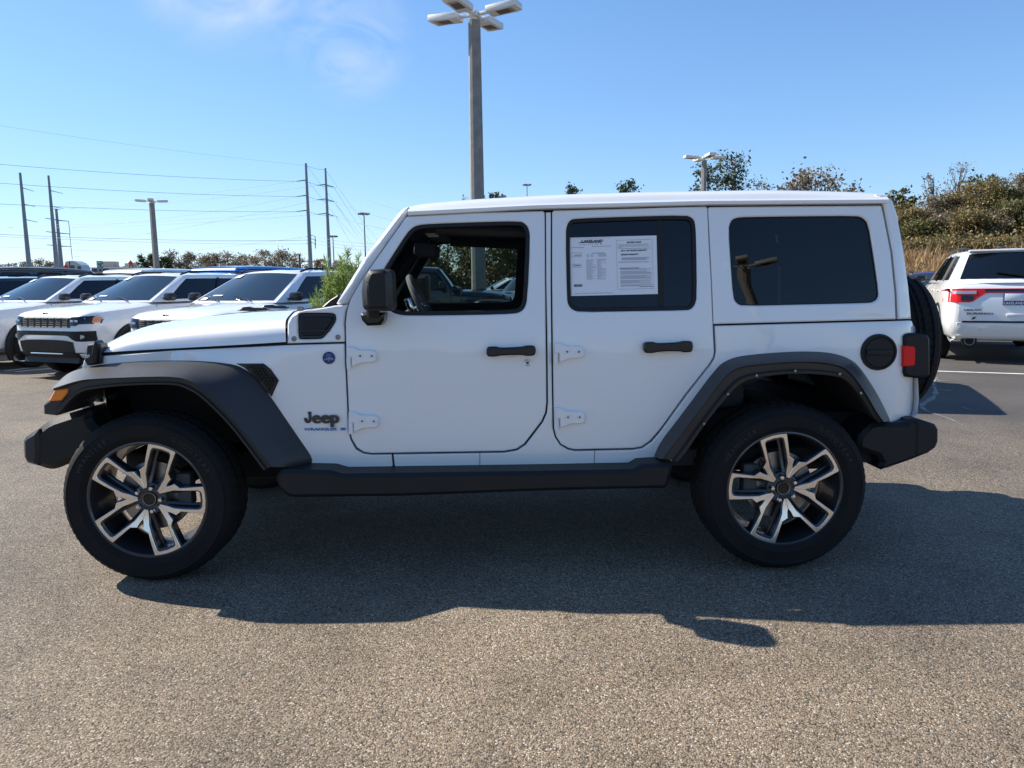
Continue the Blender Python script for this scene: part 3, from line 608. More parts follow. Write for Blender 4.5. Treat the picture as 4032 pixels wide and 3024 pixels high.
# --- wheel-arch flares
def flare(T, K, B, yk, yb, n=70, closed_front=None):
    T_ = resample(curve([PS(u, v, -.004) for u, v in T], 2), n); K_ = resample(curve([PY(u, v, yk) for u, v in K], 2), n); B_ = resample(curve([PY(u, v, yb) for u, v in B], 2), n)
    r = [T_]
    for f in (.25, .6, .85, 1.0):
        r.append([T_[i].lerp(K_[i], f)+V((0, (1-f)*0 - .014*math.sin(math.pi*f), 0)) for i in range(n)])
    r.append([K_[i].lerp(B_[i], .06)+V((0, .002, 0)) for i in range(n)])
    r.append([K_[i].lerp(B_[i], .14)+V((0, .017, 0)) for i in range(n)])
    r.append([K_[i].lerp(B_[i], .66)+V((0, .015, 0)) for i in range(n)])
    r.append([K_[i].lerp(B_[i], .76)-V((0, .003, 0)) for i in range(n)])
    r.append(B_)
    r.append([b+V((0, .012, .0)) for b in B_])
    r.append([b+V((0, .05, .006)) for b in B_])
    mb = MB(); mb.grid(r); f = mb.build('fender_flare', 'flare_plastic', CAR, ang=40)
    mb = MB(); mb.grid([[b+V((0, .05, .006)) for b in B_], [b+V((0, .12, .02)) for b in B_], [V((b.x, -.35, b.z+.02)) for b in B_]]); l_ = mb.build('wheel_arch_liner', 'seam_black', CAR, ang=60)
    mirror(f); mirror(l_); return f, B_
T = [(209, 1526), (253, 1478.5), (297.5, 1456), (392, 1434), (569.6, 1420), (715, 1418), (823, 1421.5), (918, 1431), (962, 1447), (1012.7, 1485), (1069.6, 1561), (1139, 1662), (1221.5, 1782), (1234, 1808), (1232, 1828), (1215, 1836)]
K = [(209, 1530), (262, 1512), (310, 1498), (354, 1492), (544, 1484), (680, 1482), (747, 1496), (823, 1548), (920, 1650), (1000, 1750), (1070, 1838)]
B = [(226, 1632), (250, 1607), (275, 1576), (306, 1547), (354, 1532), (506, 1516), (683.5, 1513), (734, 1529), (791, 1561), (899, 1668), (968, 1757), (1038, 1852)]
FL, FB = flare(T, K, B, -.945, -.94)
both(slab('flare_end', ypoly([(168, 1592), (190, 1578), (209, 1527), (262, 1512), (278, 1540), (250, 1580), (238, 1615), (221.5, 1637), (170, 1631)], -.93), -.93, -.62, 'flare_plastic', CAR, .008))
ts_ = slab('turn_signal', ypoly([(188, 1581), (212, 1535), (263, 1531), (263, 1547), (240.5, 1577)], -.942), -.942, -.80, 'amber_lens', CAR, .006); mirror(ts_)
T = [(2575, 1796), (2596, 1742), (2681, 1633), (2819.4, 1446), (2861.6, 1416), (2922, 1398), (3102.7, 1383), (3223, 1383), (3295.6, 1392), (3355.8, 1416), (3392, 1452.5), (3440, 1525), (3476.4, 1591), (3505, 1654)]
K = [(2610, 1808), (2636, 1770), (2735, 1640), (2845, 1492), (2890, 1452), (2945, 1438), (3110, 1424), (3225, 1424), (3300, 1436), (3340, 1456), (3375, 1495), (3425, 1572), (3450, 1620), (3480, 1661)]
B = [(2668, 1818), (2699, 1784), (2771, 1675.5), (2861.6, 1561), (2916, 1506.7), (2976, 1485.6), (3133, 1467.5), (3301.6, 1479.6), (3343.8, 1503.7), (3386, 1555), (3415, 1600), (3440, 1645), (3462, 1664)]
RF, RB = flare(T, K, B, -.935, -.925)
for u, v in ((2771, 1668), (2865, 1551), (2978, 1478), (3130, 1460), (3305, 1472), (3388, 1547)):
    mb = MB(); p = PY(u, v, -.932); mb.tube([(p.x, p.y, p.z), (p.x, p.y-.006, p.z)], .006, 8); both(mb.build('flare_rivet', 'steel', CAR))
VT = [(930, 1431), (1038, 1431), (1065, 1452), (1098, 1497.5), (1070, 1561), (1040, 1530), (1000, 1480), (962, 1447)]
fv = panel('fender_vent', side_poly(VT), 'gloss_black', CAR, off=.008, thick=.02, bevel=.004, grid=0); both(fv)
mb = MB(); vpoly = ccw(side_poly([(965, 1438), (1034, 1438), (1060, 1458), (1088, 1498), (1068, 1545), (1040, 1515), (1005, 1470)]))
x0, x1 = min(p.x for p in vpoly), max(p.x for p in vpoly); z0, z1 = min(p.y for p in vpoly), max(p.y for p in vpoly)
zz = z0; row = 0
while zz < z1:
    xx = x0+(row % 2)*.009
    while xx < x1:
        if inside((xx, zz), vpoly):
            y = -(prof(xx, zz)+.008); pts = [V((xx+.0075*math.cos(RD(60*k+30)), y-.001, zz+.0075*math.sin(RD(60*k+30)))) for k in range(7)]; mb.tube(pts, .0018, 4, False)
        xx += .018
    zz += .0155; row += 1
both(mb.build('vent_mesh', 'trim_plastic', fv))
# --- bumpers and side step
FBUMP = [(86, 1738), (95, 1719), (145, 1687), (184, 1656), (250, 1634), (310, 1615), (352, 1617), (352, 1660), (395, 1700), (400, 1780), (330, 1808), (253, 1833), (225, 1846), (196, 1853), (165, 1849), (101, 1823), (89, 1801)]
fb = slab('front_bumper', ypoly(FBUMP, -.80, 1), -.80, .80, 'trim_plastic', CAR, .03, ang=30)
slab('bumper_end_cap', ypoly([(86, 1738), (96, 1722), (146, 1692), (150, 1800), (145, 1836), (101, 1823), (89, 1801)], -.815), -.815, -.70, 'flare_plastic', fb, .015)
slab('frame_bracket', ypoly([(318, 1600), (352, 1592), (357, 1622), (330, 1620)], -.55), -.55, -.50, 'steel', CAR, .003)
RBUMP = [(3462, 1664), (3508, 1667), (3577, 1663), (3583, 1653), (3619.6, 1652), (3662, 1663), (3689, 1672), (3699, 1690), (3698, 1744), (3686, 1768), (3662, 1786), (3601.5, 1810), (3541, 1831.6), (3475, 1853), (3463, 1838), (3472, 1822.5), (3460, 1798), (3378, 1768), (3385, 1720), (3430, 1672)]
rb_ = slab('rear_bumper', ypoly(RBUMP, -.83), -.83, .83, 'trim_plastic', CAR, .02, ang=30)
slab('bumper_panel', ypoly([(3612, 1662), (3662, 1668), (3688, 1678), (3696, 1692), (3695, 1742), (3684, 1764), (3660, 1780), (3608, 1798)], -.838), -.838, -.80, 'trim_plastic', rb_, .008)
STEP = [(1083, 1885), (1095, 1862), (1107, 1851), (1200, 1852), (1300, 1854), (1348, 1868), (1790, 1862), (2180, 1856), (2495, 1850), (2527, 1831), (2653, 1824), (2649, 1853), (2632, 1915), (2620, 1925), (2400, 1929), (2187, 1934), (1554, 1957), (1160, 1961), (1134, 1958), (1098, 1930)]
both(slab('side_step', ypoly(STEP, -.93), -.93, -.72, 'trim_plastic', CAR, .018))
both(slab('rocker_guard', ypoly([(1350, 1862), (1900, 1848), (2500, 1835), (2640, 1824), (2640, 1850), (1900, 1870), (1350, 1880)], -.775), -.775, -.70, 'gloss_black', CAR, .006))
# --- fuel door, lamps, spare wheel
pc = PS(3458.6, 1387, 0); yc = pc.y; mb = MB()
mb.lathe_y([(0, -.010), (.068, -.010), (.070, -.006), (.074, -.006), (.077, -.012), (.086, -.010), (.089, .004)], 48, pc); FD = mb.build('fuel_door', 'trim_plastic', CAR, ang=25)
mb = MB(); mb.box((pc.x, pc.y-.012, pc.z), (.128, .012, .028), r=.005); mb.build('fuel_door_grip', 'trim_plastic', FD)
TL = [(3559, 1325), (3571, 1316), (3607.5, 1312), (3656, 1319), (3665, 1334), (3666, 1473), (3656, 1485), (3613.5, 1490), (3571, 1485), (3557.5, 1467)]
tl = slab('tail_lamp', ypoly(TL, -.785), -.785, -.60, 'trim_plastic', CAR, .012); t2 = mirror(tl)
rl = slab('red_lens', ypoly([(3558, 1361), (3600, 1364), (3606, 1373), (3605, 1430.6), (3598, 1441), (3557, 1442.7)], -.793), -.793, -.72, 'red_lens', tl, .004); mirror(rl, parent=t2)
def tyre_mesh(name, parent, R=.405, hw=.1375, rim=.277):
    k = R/.405; prof_ = [(rim-.006, -hw+.030), (rim+.004, -hw+.018), (rim+.026*k, -hw+.006), (rim+.029*k, -hw+.003), (rim+.034*k, -hw+.003), (rim+.037*k, -hw+.004), (rim+.065*k, -hw), (rim+.080*k, -hw+.0005), (rim+.083*k, -hw-.002), (rim+.087*k, -hw-.002), (rim+.090*k, -hw+.002), (R-.040, -hw+.006), (R-.022, -hw+.016), (R-.010, -hw+.034), (R-.003, -hw+.055), (R, -hw+.06), (R-.009, -hw+.064), (R-.009, -hw+.074), (R, -hw+.078), (R, -.026), (R-.009, -.022), (R-.009, -.010), (R, -.006), (R, 0)]
    prof_ = prof_+[(r, -y) for r, y in prof_[-2::-1]]; m_ = len(prof_)
    def mod(i, j):
        if i in (12, 13, m_-13, m_-14): return 1-.007*(1 if (j % 3) == 0 else 0)
        if 14 <= i <= m_-15: return 1-.014*(1 if ((j+i//4) % 4) == 0 else 0)
        return 1
    mb = MB(); mb.lathe_y(prof_, 216, mod=mod)
    ty = mb.build(name, 'rubber', parent, ang=28)
    for word, a0, da in (('GOODYEAR', 62, 5.2), ('WRANGLER', 152, 4.6)):
        for i, chh in enumerate(word):
            a = RD(a0-i*da); rr_ = .318*k; text('tyre_lettering', chh, .030, 'rubber_letter', ty, (rr_*math.cos(a), -hw-.0005, rr_*math.sin(a)), (math.sin(a), 0, -math.cos(a)), (math.cos(a), 0, math.sin(a)), .0012, .0006, 1.0, 'CENTER')
    return ty
UO = [(.990, 0), (.984, .12), (.962, .234), (.70, .215), (.542, .201), (.452, .268), (.371, .234), (.298, .217), (.160, .116), (.170, .089), (.295, .118), (.422, .154), (.62, .160), (.83, .165), (.878, .154), (.901, .124), (.911, 0)]
def spoke_poly(s=1.0, grow=0):
    top = UO; p = [(a, b) for a, b in top[:9]][::-1]+[]
    loop = [(a, -b) for a, b in top[1:9]][::-1]+[(a, b) for a, b in top[:9]]+[(a, b) for a, b in top[9:]]+[(a, -b) for a, b in top[9:16]][::-1]
    loop = ccw([V(q) for q in loop])
    if grow: loop = offset(loop, -grow)
    return [V((a*s, b*s)) for a, b in loop]
def wheel(loc, rot, parent, name='wheel'):
    W = bpy.data.objects.new(name, None); COL.objects.link(W); W.parent = parent; W.location = loc; W.empty_display_size = .2
    tyre_mesh('tyre', W)
    mb = MB(); mb.lathe_y([(.284, -.108), (.280, -.1175), (.272, -.119), (.266, -.114), (.262, -.100), (.254, -.07), (.246, .0), (.240, .05), (.258, .11), (.272, .125)], 96); mb.build('rim', 'dark_alloy', W, ang=30)
    def ring(polyf, y0, y1, cham, m, nm):
        mb = MB()
        for k in range(5):
            a = rot+2*math.pi*k/5; ca, sa = math.cos(a), math.sin(a)
            vs_, tr, loops = plate(polyf, (), cham, 0); lp = loops[0]; n = len(lp); q = len(vs_)
            dish = lambda r: .020*smooth((.75-r/.272)/.55)
            P = []
            for s_ in (0, 1):
                for x, z, d in vs_:
                    r = math.hypot(x, z); yy = (y0+(cham*.8 if d else 0)+dish(r)) if s_ == 0 else y1+dish(r)*.5
                    P.append(V((x*ca-z*sa, yy, x*sa+z*ca)))
            mb.add(P, list(tr)+[(lp[i], lp[(i+1) % n], q+lp[(i+1) % n], q+lp[i]) for i in range(n)]+[tuple(i+q for i in f) for f in tr])
        return mb.build(nm, m, W, ang=25)
    ring(spoke_poly(.280), -.1165, -.104, .0015, 'polished_alloy', 'spoke_face')
    ring(spoke_poly(.272, .016), -.110, -.055, .004, 'dark_alloy', 'spokes')
    mb = MB(); mb.lathe_y([(0, -.088), (.040, -.088), (.074, -.084), (.083, -.070), (.080, -.02), (.0, -.02)], 40)
    for k in range(5):      # dark rib down the middle of each split spoke
        a = rot+2*math.pi*k/5; ca, sa = math.cos(a), math.sin(a)
        for t in (-1, 1):
            pts = []
            for r, tt, yy in ((.07, .026, -.075), (.125, .033, -.060), (.19, .040, -.052), (.238, .042, -.045)):
                pts.append(V((r*ca-t*tt*sa, yy, r*sa+t*tt*ca)))
            mb.tube(pts, [.013, .011, .011, .013], 6)
    mb.build('hub', 'dark_alloy', W, ang=30)
    mb = MB(); mb.lathe_y([(0, -.096), (.024, -.097), (.0265, -.095), (.030, -.098), (.0325, -.096), (.036, -.086)], 36); hc = mb.build('hub_cap', 'gloss_black', W, ang=25)
    mb = MB(); mb.lathe_y([(.0272, -.0965), (.0285, -.0990), (.0310, -.0995), (.0325, -.0972)], 36); mb.build('cap_ring', 'dark_alloy' if 0 else 'steel', W)
    for k in range(5):
        a = rot+2*math.pi*k/5; c = V((.0575*math.cos(a), -.085, .0575*math.sin(a)))
        mb = MB(); mb.lathe_y([(0, -.034), (.0085, -.033), (.0130, -.025), (.0142, -.014), (.0146, 0)], 6, c); mb.build('lug_nut', 'chrome', W, ang=40)
    mb = MB(); mb.lathe_y([(.06, -.03), (.165, -.028), (.167, -.004), (.06, .0)], 48); bd_ = mb.build('brake_disc', 'steel', W)
    mb = MB(); mb.box((.145 if loc[0] < 0 else -.145, -.02, .03), (.07, .07, .16), r=.012); mb.build('brake_caliper', 'interior_grey', W)
    return W
WF = wheel((-1.504, -.80, .400), RD(-1), CAR)
WR = wheel((1.504, -.80, .400), RD(32), CAR)
for x, r in ((-1.504, 20), (1.504, 50)):
    c = copy_tree(WF if x < 0 else WR, CAR); c.location = (x, .80, .400); c.rotation_euler = (0, 0, math.pi)
SW = bpy.data.objects.new('spare_wheel', None); COL.objects.link(SW); SW.parent = CAR; SW.location = (2.415, 0, 1.02); SW.rotation_euler = (0, 0, math.pi/2)
for ch in WR.children:
    if ch.name.split('.')[0] in ('tyre', 'rim', 'spoke_face', 'spokes', 'hub', 'hub_cap'):
        c = ch.copy(); COL.objects.link(c); c.parent = SW
mb = MB(); mb.box((2.24, 0, 1.0), (.12, .26, .26), r=.02); mb.build('spare_carrier', 'trim_plastic', CAR)
# --- mirror
MH = [(1453, 1062), (1512, 1058), (1533, 1063), (1539, 1075), (1546, 1210), (1541, 1222), (1530, 1226), (1448.6, 1224.7), (1432, 1219), (1425, 1208), (1420, 1148), (1427, 1094)]
mh = slab('door_mirror', ypoly(MH, -1.01), -1.01, -.83, 'flare_plastic', CAR, .026, ang=30)
slab('mirror_shell', ypoly([(1450, 1078), (1462, 1066), (1510, 1063), (1521, 1070), (1526, 1205), (1518, 1216), (1455, 1217), (1443, 1208), (1440, 1110)], -1.014), -1.014, -.95, 'trim_plastic', mh, .012)
MF = [(1417, 1238), (1424, 1231), (1508, 1231), (1513, 1240), (1509.7, 1263), (1498, 1281), (1444, 1283.5), (1424, 1262)]
mf = slab('mirror_foot', ypoly(MF, -.90), -.90, -.76, 'gloss_black', mh, .014)
mb = MB(); p = PY(1470, 1228, -.90); mb.tube([(p.x, -.90, p.z-.02), (p.x, -.92, p.z+.05)], .03, 10); mb.build('mirror_stalk', 'trim_plastic', mh)
m2 = mirror(mh); mirror(mf, parent=m2)
# --- badges
p = PS(1197, 1666, .001); CH = .0555; jx = V((1, -.045, 0)).normalized()
parts_ = [text('tmp_letters', 'eep', .0825, 'badge_grey', CAR, p+jx*(.0395+dx)+V((0, -.0012-.0003*k, 0)), jx, (0, .01, 1), .002, .0012, 1.04, sp=1.05) for k, dx in enumerate((-.0024, 0, .0024, .0045))]
jm = MB()
for o in parts_: jm.add([v.co.copy() for v in o.data.vertices], [tuple(f.vertices) for f in o.data.polygons])
for o in parts_: bpy.data.objects.remove(o)
jp = [(.44, 1.0), (.80, 1.0), (.80, .36)]+[(.42+.38*math.cos(RD(t)), .36+.37*math.sin(RD(t))) for t in range(-15, -181, -15)]+[(.04, .46), (.34, .46), (.35, .36)]+[(.43+.08*math.cos(RD(t)), .36+.08*math.sin(RD(t))) for t in range(200, 341, 20)]+[(.50, .86), (.44, .86)]
vs_, tr_, lp_ = plate([V((a_*CH*.86, b_*CH)) for a_, b_ in jp], (), 0, 0); front_ = [p+jx*x+V((0, -.0035, z)) for x, z, d_ in vs_]; n_ = len(front_)
jm.add(front_+[q_+V((0, .004, 0)) for q_ in front_], [tuple(t_) for t_ in tr_]+[(lp_[0][i], lp_[0][(i+1) % len(lp_[0])], n_+lp_[0][(i+1) % len(lp_[0])], n_+lp_[0][i]) for i in range(len(lp_[0]))])
jm.build('car_badge_lettering', 'badge_grey', CAR, 0, False)
p = PS(1198, 1695.4, .001); text('model_lettering', 'WRANGLER', .0175, 'badge_blue', CAR, (p.x, p.y-.001, p.z), (1, -.045, 0), (0, .01, 1), .001, .0005, 1.66)
p = PS(1351, 1689, .001); mb = MB(); mb.box((p.x, p.y-.001, p.z), (.023, .003, .0125)); mb.build('flag_badge', 'badge_blue', CAR)
p = PS(1295.6, 1409, 0); mb = MB(); mb.lathe_y([(0, -.005), (.0245, -.005), (.026, -.007), (.029, -.006), (.0295, .003)], 40, p); RBG = mb.build('round_badge', 'letter_blue', CAR, ang=25)
mb = MB()
for dx, h, wd in ((-.010, .007, .011), (.0, .011, .013), (.011, .008, .011)): mb.add([(p.x+dx-wd, p.y-.0062, p.z-.006), (p.x+dx+wd, p.y-.0062, p.z-.006), (p.x+dx+.002, p.y-.0062, p.z-.006+h)], [(0, 1, 2)])
mb.add([(p.x-.022, p.y-.0061, p.z-.009), (p.x+.022, p.y-.0061, p.z-.009), (p.x+.022, p.y-.0061, p.z-.0072), (p.x-.022, p.y-.0061, p.z-.0072)], [(0, 1, 2, 3)])
mb.build('badge_mountains', 'badge_light', RBG, ang=0)
text('badge_text', 'TRAIL', .0075, 'badge_light', RBG, (p.x, p.y-.0062, p.z+.0145), (1, 0, 0), (0, 0, 1), .0002, 0, 1.2, 'CENTER')
text('badge_text', 'RATED', .0075, 'badge_light', RBG, (p.x, p.y-.0062, p.z+.0075), (1, 0, 0), (0, 0, 1), .0002, 0, 1.2, 'CENTER')
text('badge_text', '4x4', .007, 'badge_light', RBG, (p.x, p.y-.0062, p.z-.016), (1, 0, 0), (0, 0, 1), .0002, 0, 1.1, 'CENTER')
# --- cabin
mb = MB(); mb.box((.7, 0, .52), (2.9, 1.48, .08)); mb.build('cabin_floor', 'interior_dark', CAR)
mb = MB(); mb.box((1.5, -.54, 1.05), (1.0, .40, .24)); mb.box((1.5, .54, 1.05), (1.0, .40, .24)); mb.box((-1.32, 0, .80), (1.16, .80, .5), r=.03); mb.box((0.1, 0, .44), (3.9, .84, .16), r=.03); mb.box((1.95, 0, .62), (.35, 1.2, .2), r=.03); mb.build('underbody', 'seam_black', CAR)  # boxes under bonnet and above rear arches are added to block light leaks
mb = MB()
for x in (-1.504, 1.504):
    mb.tube([(x, -.68, .40), (x, .68, .40)], .05, 14); mb.box((x, .1, .40), (.24, .28, .26), r=.06)
mb.build('axle', 'seam_black', CAR)
mb = MB(); mb.box((-.47, 0, 1.03), (.32, 1.42, .34), r=.05); mb.box((-.40, -.36, 1.19), (.20, .36, .08), r=.03); DB = mb.build('dashboard', 'interior_dark', CAR)
p0 = PY(1612, 1092, -.36); ax = V((.25, 0, .20)); dirt = V((-.42, 0, .91)).normalized(); cen = p0-dirt*.185; mb = MB()
ring_ = [cen+dirt*.185*math.cos(2*math.pi*k/36)+V((0, .185, 0))*math.sin(2*math.pi*k/36) for k in range(37)]; mb.tube(ring_, .0165, 8, False)
mb.tube([cen+V((0, -.18, 0)), cen+V((-.03, 0, 0)), cen+V((0, .18, 0))], .018, 6); mb.tube([cen, cen-dirt*.18], .016, 6); mb.tube([cen, cen+V((-.25, 0, -.11))], .035, 8)
mb.build('steering_wheel', 'interior_grey', CAR)
mb = MB()
for yy in (-.36, .36):
    mb.box((.12, yy, .80), (.52, .50, .16), r=.05); mb.box((.42, yy, 1.10), (.16, .48, .60), ry=RD(12), r=.06); mb.box((.52, yy, 1.46), (.10, .26, .18), ry=RD(8), r=.04)
mb.build('front_seat', 'seat_cloth', CAR)
mb = MB(); mb.box((1.15, 0, .82), (.5, 1.3, .16), r=.05); mb.box((1.42, 0, 1.1), (.15, 1.3, .5), ry=RD(12), r=.05)
for yy in (-.4, .4): mb.box((1.49, yy, 1.42), (.09, .26, .17), r=.04)
mb.build('rear_bench', 'seat_cloth', CAR)
mb = MB()
for yy in (-.58, .58):
    mb.tube([(.50, yy*1.12, .9), (.46, yy*1.08, 1.45), (.44, yy, 1.63), (1.0, yy, 1.66), (1.45, yy, 1.63), (1.75, yy*1.05, 1.3), (1.9, yy*1.1, 1.0)], .034, 8)
    mb.tube([(.44, yy, 1.63), (-.15, yy, 1.66)], .03, 8)
mb.tube([(.44, -.58, 1.64), (.44, .58, 1.64)], .034); mb.tube([(1.45, -.58, 1.64), (1.45, .58, 1.64)], .034); mb.build('roll_cage', 'interior_dark', CAR)
a, b = PY(1641, 1012, -.30), PY(1724, 962, -.30); mb = MB(); mb.box(((a.x+b.x)/2, -.30, (a.z+b.z)/2), (abs(a.x-b.x), .30, abs(a.z-b.z)), r=.015, ry=RD(6)); mb.box((a.x+.06, 0.02, b.z-.05), (.03, .24, .07), r=.01); mb.build('sun_visor', 'seam_black', CAR)
a, b = PY(1697, 950, -.31), PY(1738, 935, -.31); mb = MB(); mb.add([(a.x, -.47, a.z+.012), (b.x, -.47, a.z+.012), (b.x-.012, -.47, b.z+.012), (a.x-.016, -.47, b.z+.012)], [(0, 1, 2, 3)]); mb.build('visor_label', 'grey_ink', CAR, ang=0)
mb = MB(); p = PY(1618, 1205, -.36); mb.box((p.x, -.40, p.z), (.035, .04, .09), ry=RD(-20), r=.008); mb.build('column_stalk', 'chrome', CAR)
# --- sales sheet taped inside the rear door window
SH = [(2241, 936), (2585, 927), (2590.5, 1157.5), (2247, 1165.6)]
q = [PS(u, v, -.0135) for u, v in SH]; o3 = [c+V((0, .001, 0)) for c in q]
sheet = obj('sales_sheet', q+o3, [(0, 1, 2, 3), (7, 6, 5, 4), (0, 4, 5, 1), (1, 5, 6, 2), (2, 6, 7, 3), (3, 7, 4, 0)], 'paper', ang=0)
tag(sheet, 'white printed sales sheet and buyers guide in the rear door window of the white car', 'sheet')
def shp(fx, fy, lift=.0012): # fraction across/down the sheet
    p = q[0].lerp(q[1], fx).lerp(q[3].lerp(q[2], fx), fy); return p+V((0, -lift, 0))
SX = (q[1]-q[0]).normalized(); SY = (q[0]-q[3]).normalized(); SWD = (q[1]-q[0]).length; SHT = (q[0]-q[3]).length
def sx_(px): return (px-65)/2005.
def sy_(px): return (px-205)/1330.
def stext(s, x, y, x1, hpx, m='ink', bold=.0, shear=0):
    hh = hpx/1330*SHT; c = text('print', s, hh/.7, m, sheet, shp(sx_(x), sy_(y)), SX, SY, .0001, bold*hh, 1, shear=shear)
    wd = max(v.co.x for v in c.data.vertices)-min(v.co.x for v in c.data.vertices); tw = (x1-x)/2005*SWD; k = tw/max(1e-5, wd)
    x0 = shp(sx_(x), sy_(y)); c.data.transform(Matrix.Translation(x0) @ Matrix.Diagonal((k, 1, 1, 1)) @ Matrix.Translation(-x0)); return c
stext('LAKELAND', 330, 318, 835, 52, bold=.06, shear=.35)
stext('BUYERS GUIDE', 1385, 362, 1710, 32, bold=.05)
stext('AS IS - NO DEALER WARRANTY', 1243, 548, 1845, 32, bold=.05)
stext('DEALER WARRANTY', 1243, 638, 1645, 32, bold=.05)
def sbars(lst, m='grey_ink'):
    mb = MB()
    for x, y, x1, h in lst:
        a, b = sx_(x), sx_(x1); c, d_ = sy_(y), sy_(y+h)
        mb.add([shp(a, c, .0011), shp(b, c, .0011), shp(b, d_, .0011), shp(a, d_, .0011)], [(0, 1, 2, 3)])
    return mb.build('print_lines', m, sheet, 0)
bars = [(90, 230, 1040, 5), (110, 430, 400, 10), (580, 412, 1020, 10), (300, 372, 450, 8), (490, 362, 630, 8), (660, 356, 735, 14), (770, 350, 805, 26), (580, 565, 870, 12)]
for a, b in ((455, 600), (545, 598), (715, 590), (455, 626), (545, 624), (715, 616), (455, 652), (545, 648), (715, 640)): bars.append((a, b, a+(190 if a > 700 else 55), 9))
y = 712
while y < 1185:
    bars.append((438, y, 438+rnd.choice([120, 150, 215, 180, 225]), 5)); bars.append((685, y-6, 685+rnd.choice([90, 130, 200, 215]), 5)); y += 17
for y, x, x1 in ((390, 1175, 1910), (410, 1200, 1860), (440, 1175, 1920), (455, 1175, 1260)): bars.append((x, y, x1, 7))
for y in (690, 706, 722, 740): bars.append((1255, y, 1915-(y % 3)*40, 8))
for y in (780, 800): bars.append((1180, y, 1880, 6))
for y in range(948, 1350, 17):
    if (y//17) % 6 != 3: bars.append((1215, y, 1940-rnd.choice([0, 20, 120, 280, 0, 30]), 7))
bars += [(150, 1475, 1030, 5), (150, 1492, 1070, 4)]
sbars(bars)
for b1 in ([(1140, 290, 1960, 4), (1165, 1405, 1990, 4), (1175, 485, 1925, 5), (110, 555, 340, 5), (110, 640, 340, 5), (125, 812, 325, 5), (125, 880, 325, 5), (175, 602, 325, 12), (150, 838, 305, 14), (1200, 925, 1650, 12), (1650, 1352, 1975, 10), (275, 322, 800, 12)]): sbars([b1], 'ink')
for x, y0, y1 in ((1140, 290, 1405), (1962, 282, 1395), (112, 555, 640), (336, 555, 640), (127, 812, 880), (321, 812, 880), (85, 230, 1510)):
    mb = MB(); mb.add([shp(sx_(x), sy_(y0), .0011), shp(sx_(x+5), sy_(y0), .0011), shp(sx_(x+5), sy_(y1), .0011), shp(sx_(x), sy_(y1), .0011)], [(0, 1, 2, 3)]); mb.build('print_rule', 'grey_ink', sheet, 0)
sbars([(150, 1275, 335, 52)], 'ink'); stext('SCAN ME', 175, 1318, 315, 26, 'paper')

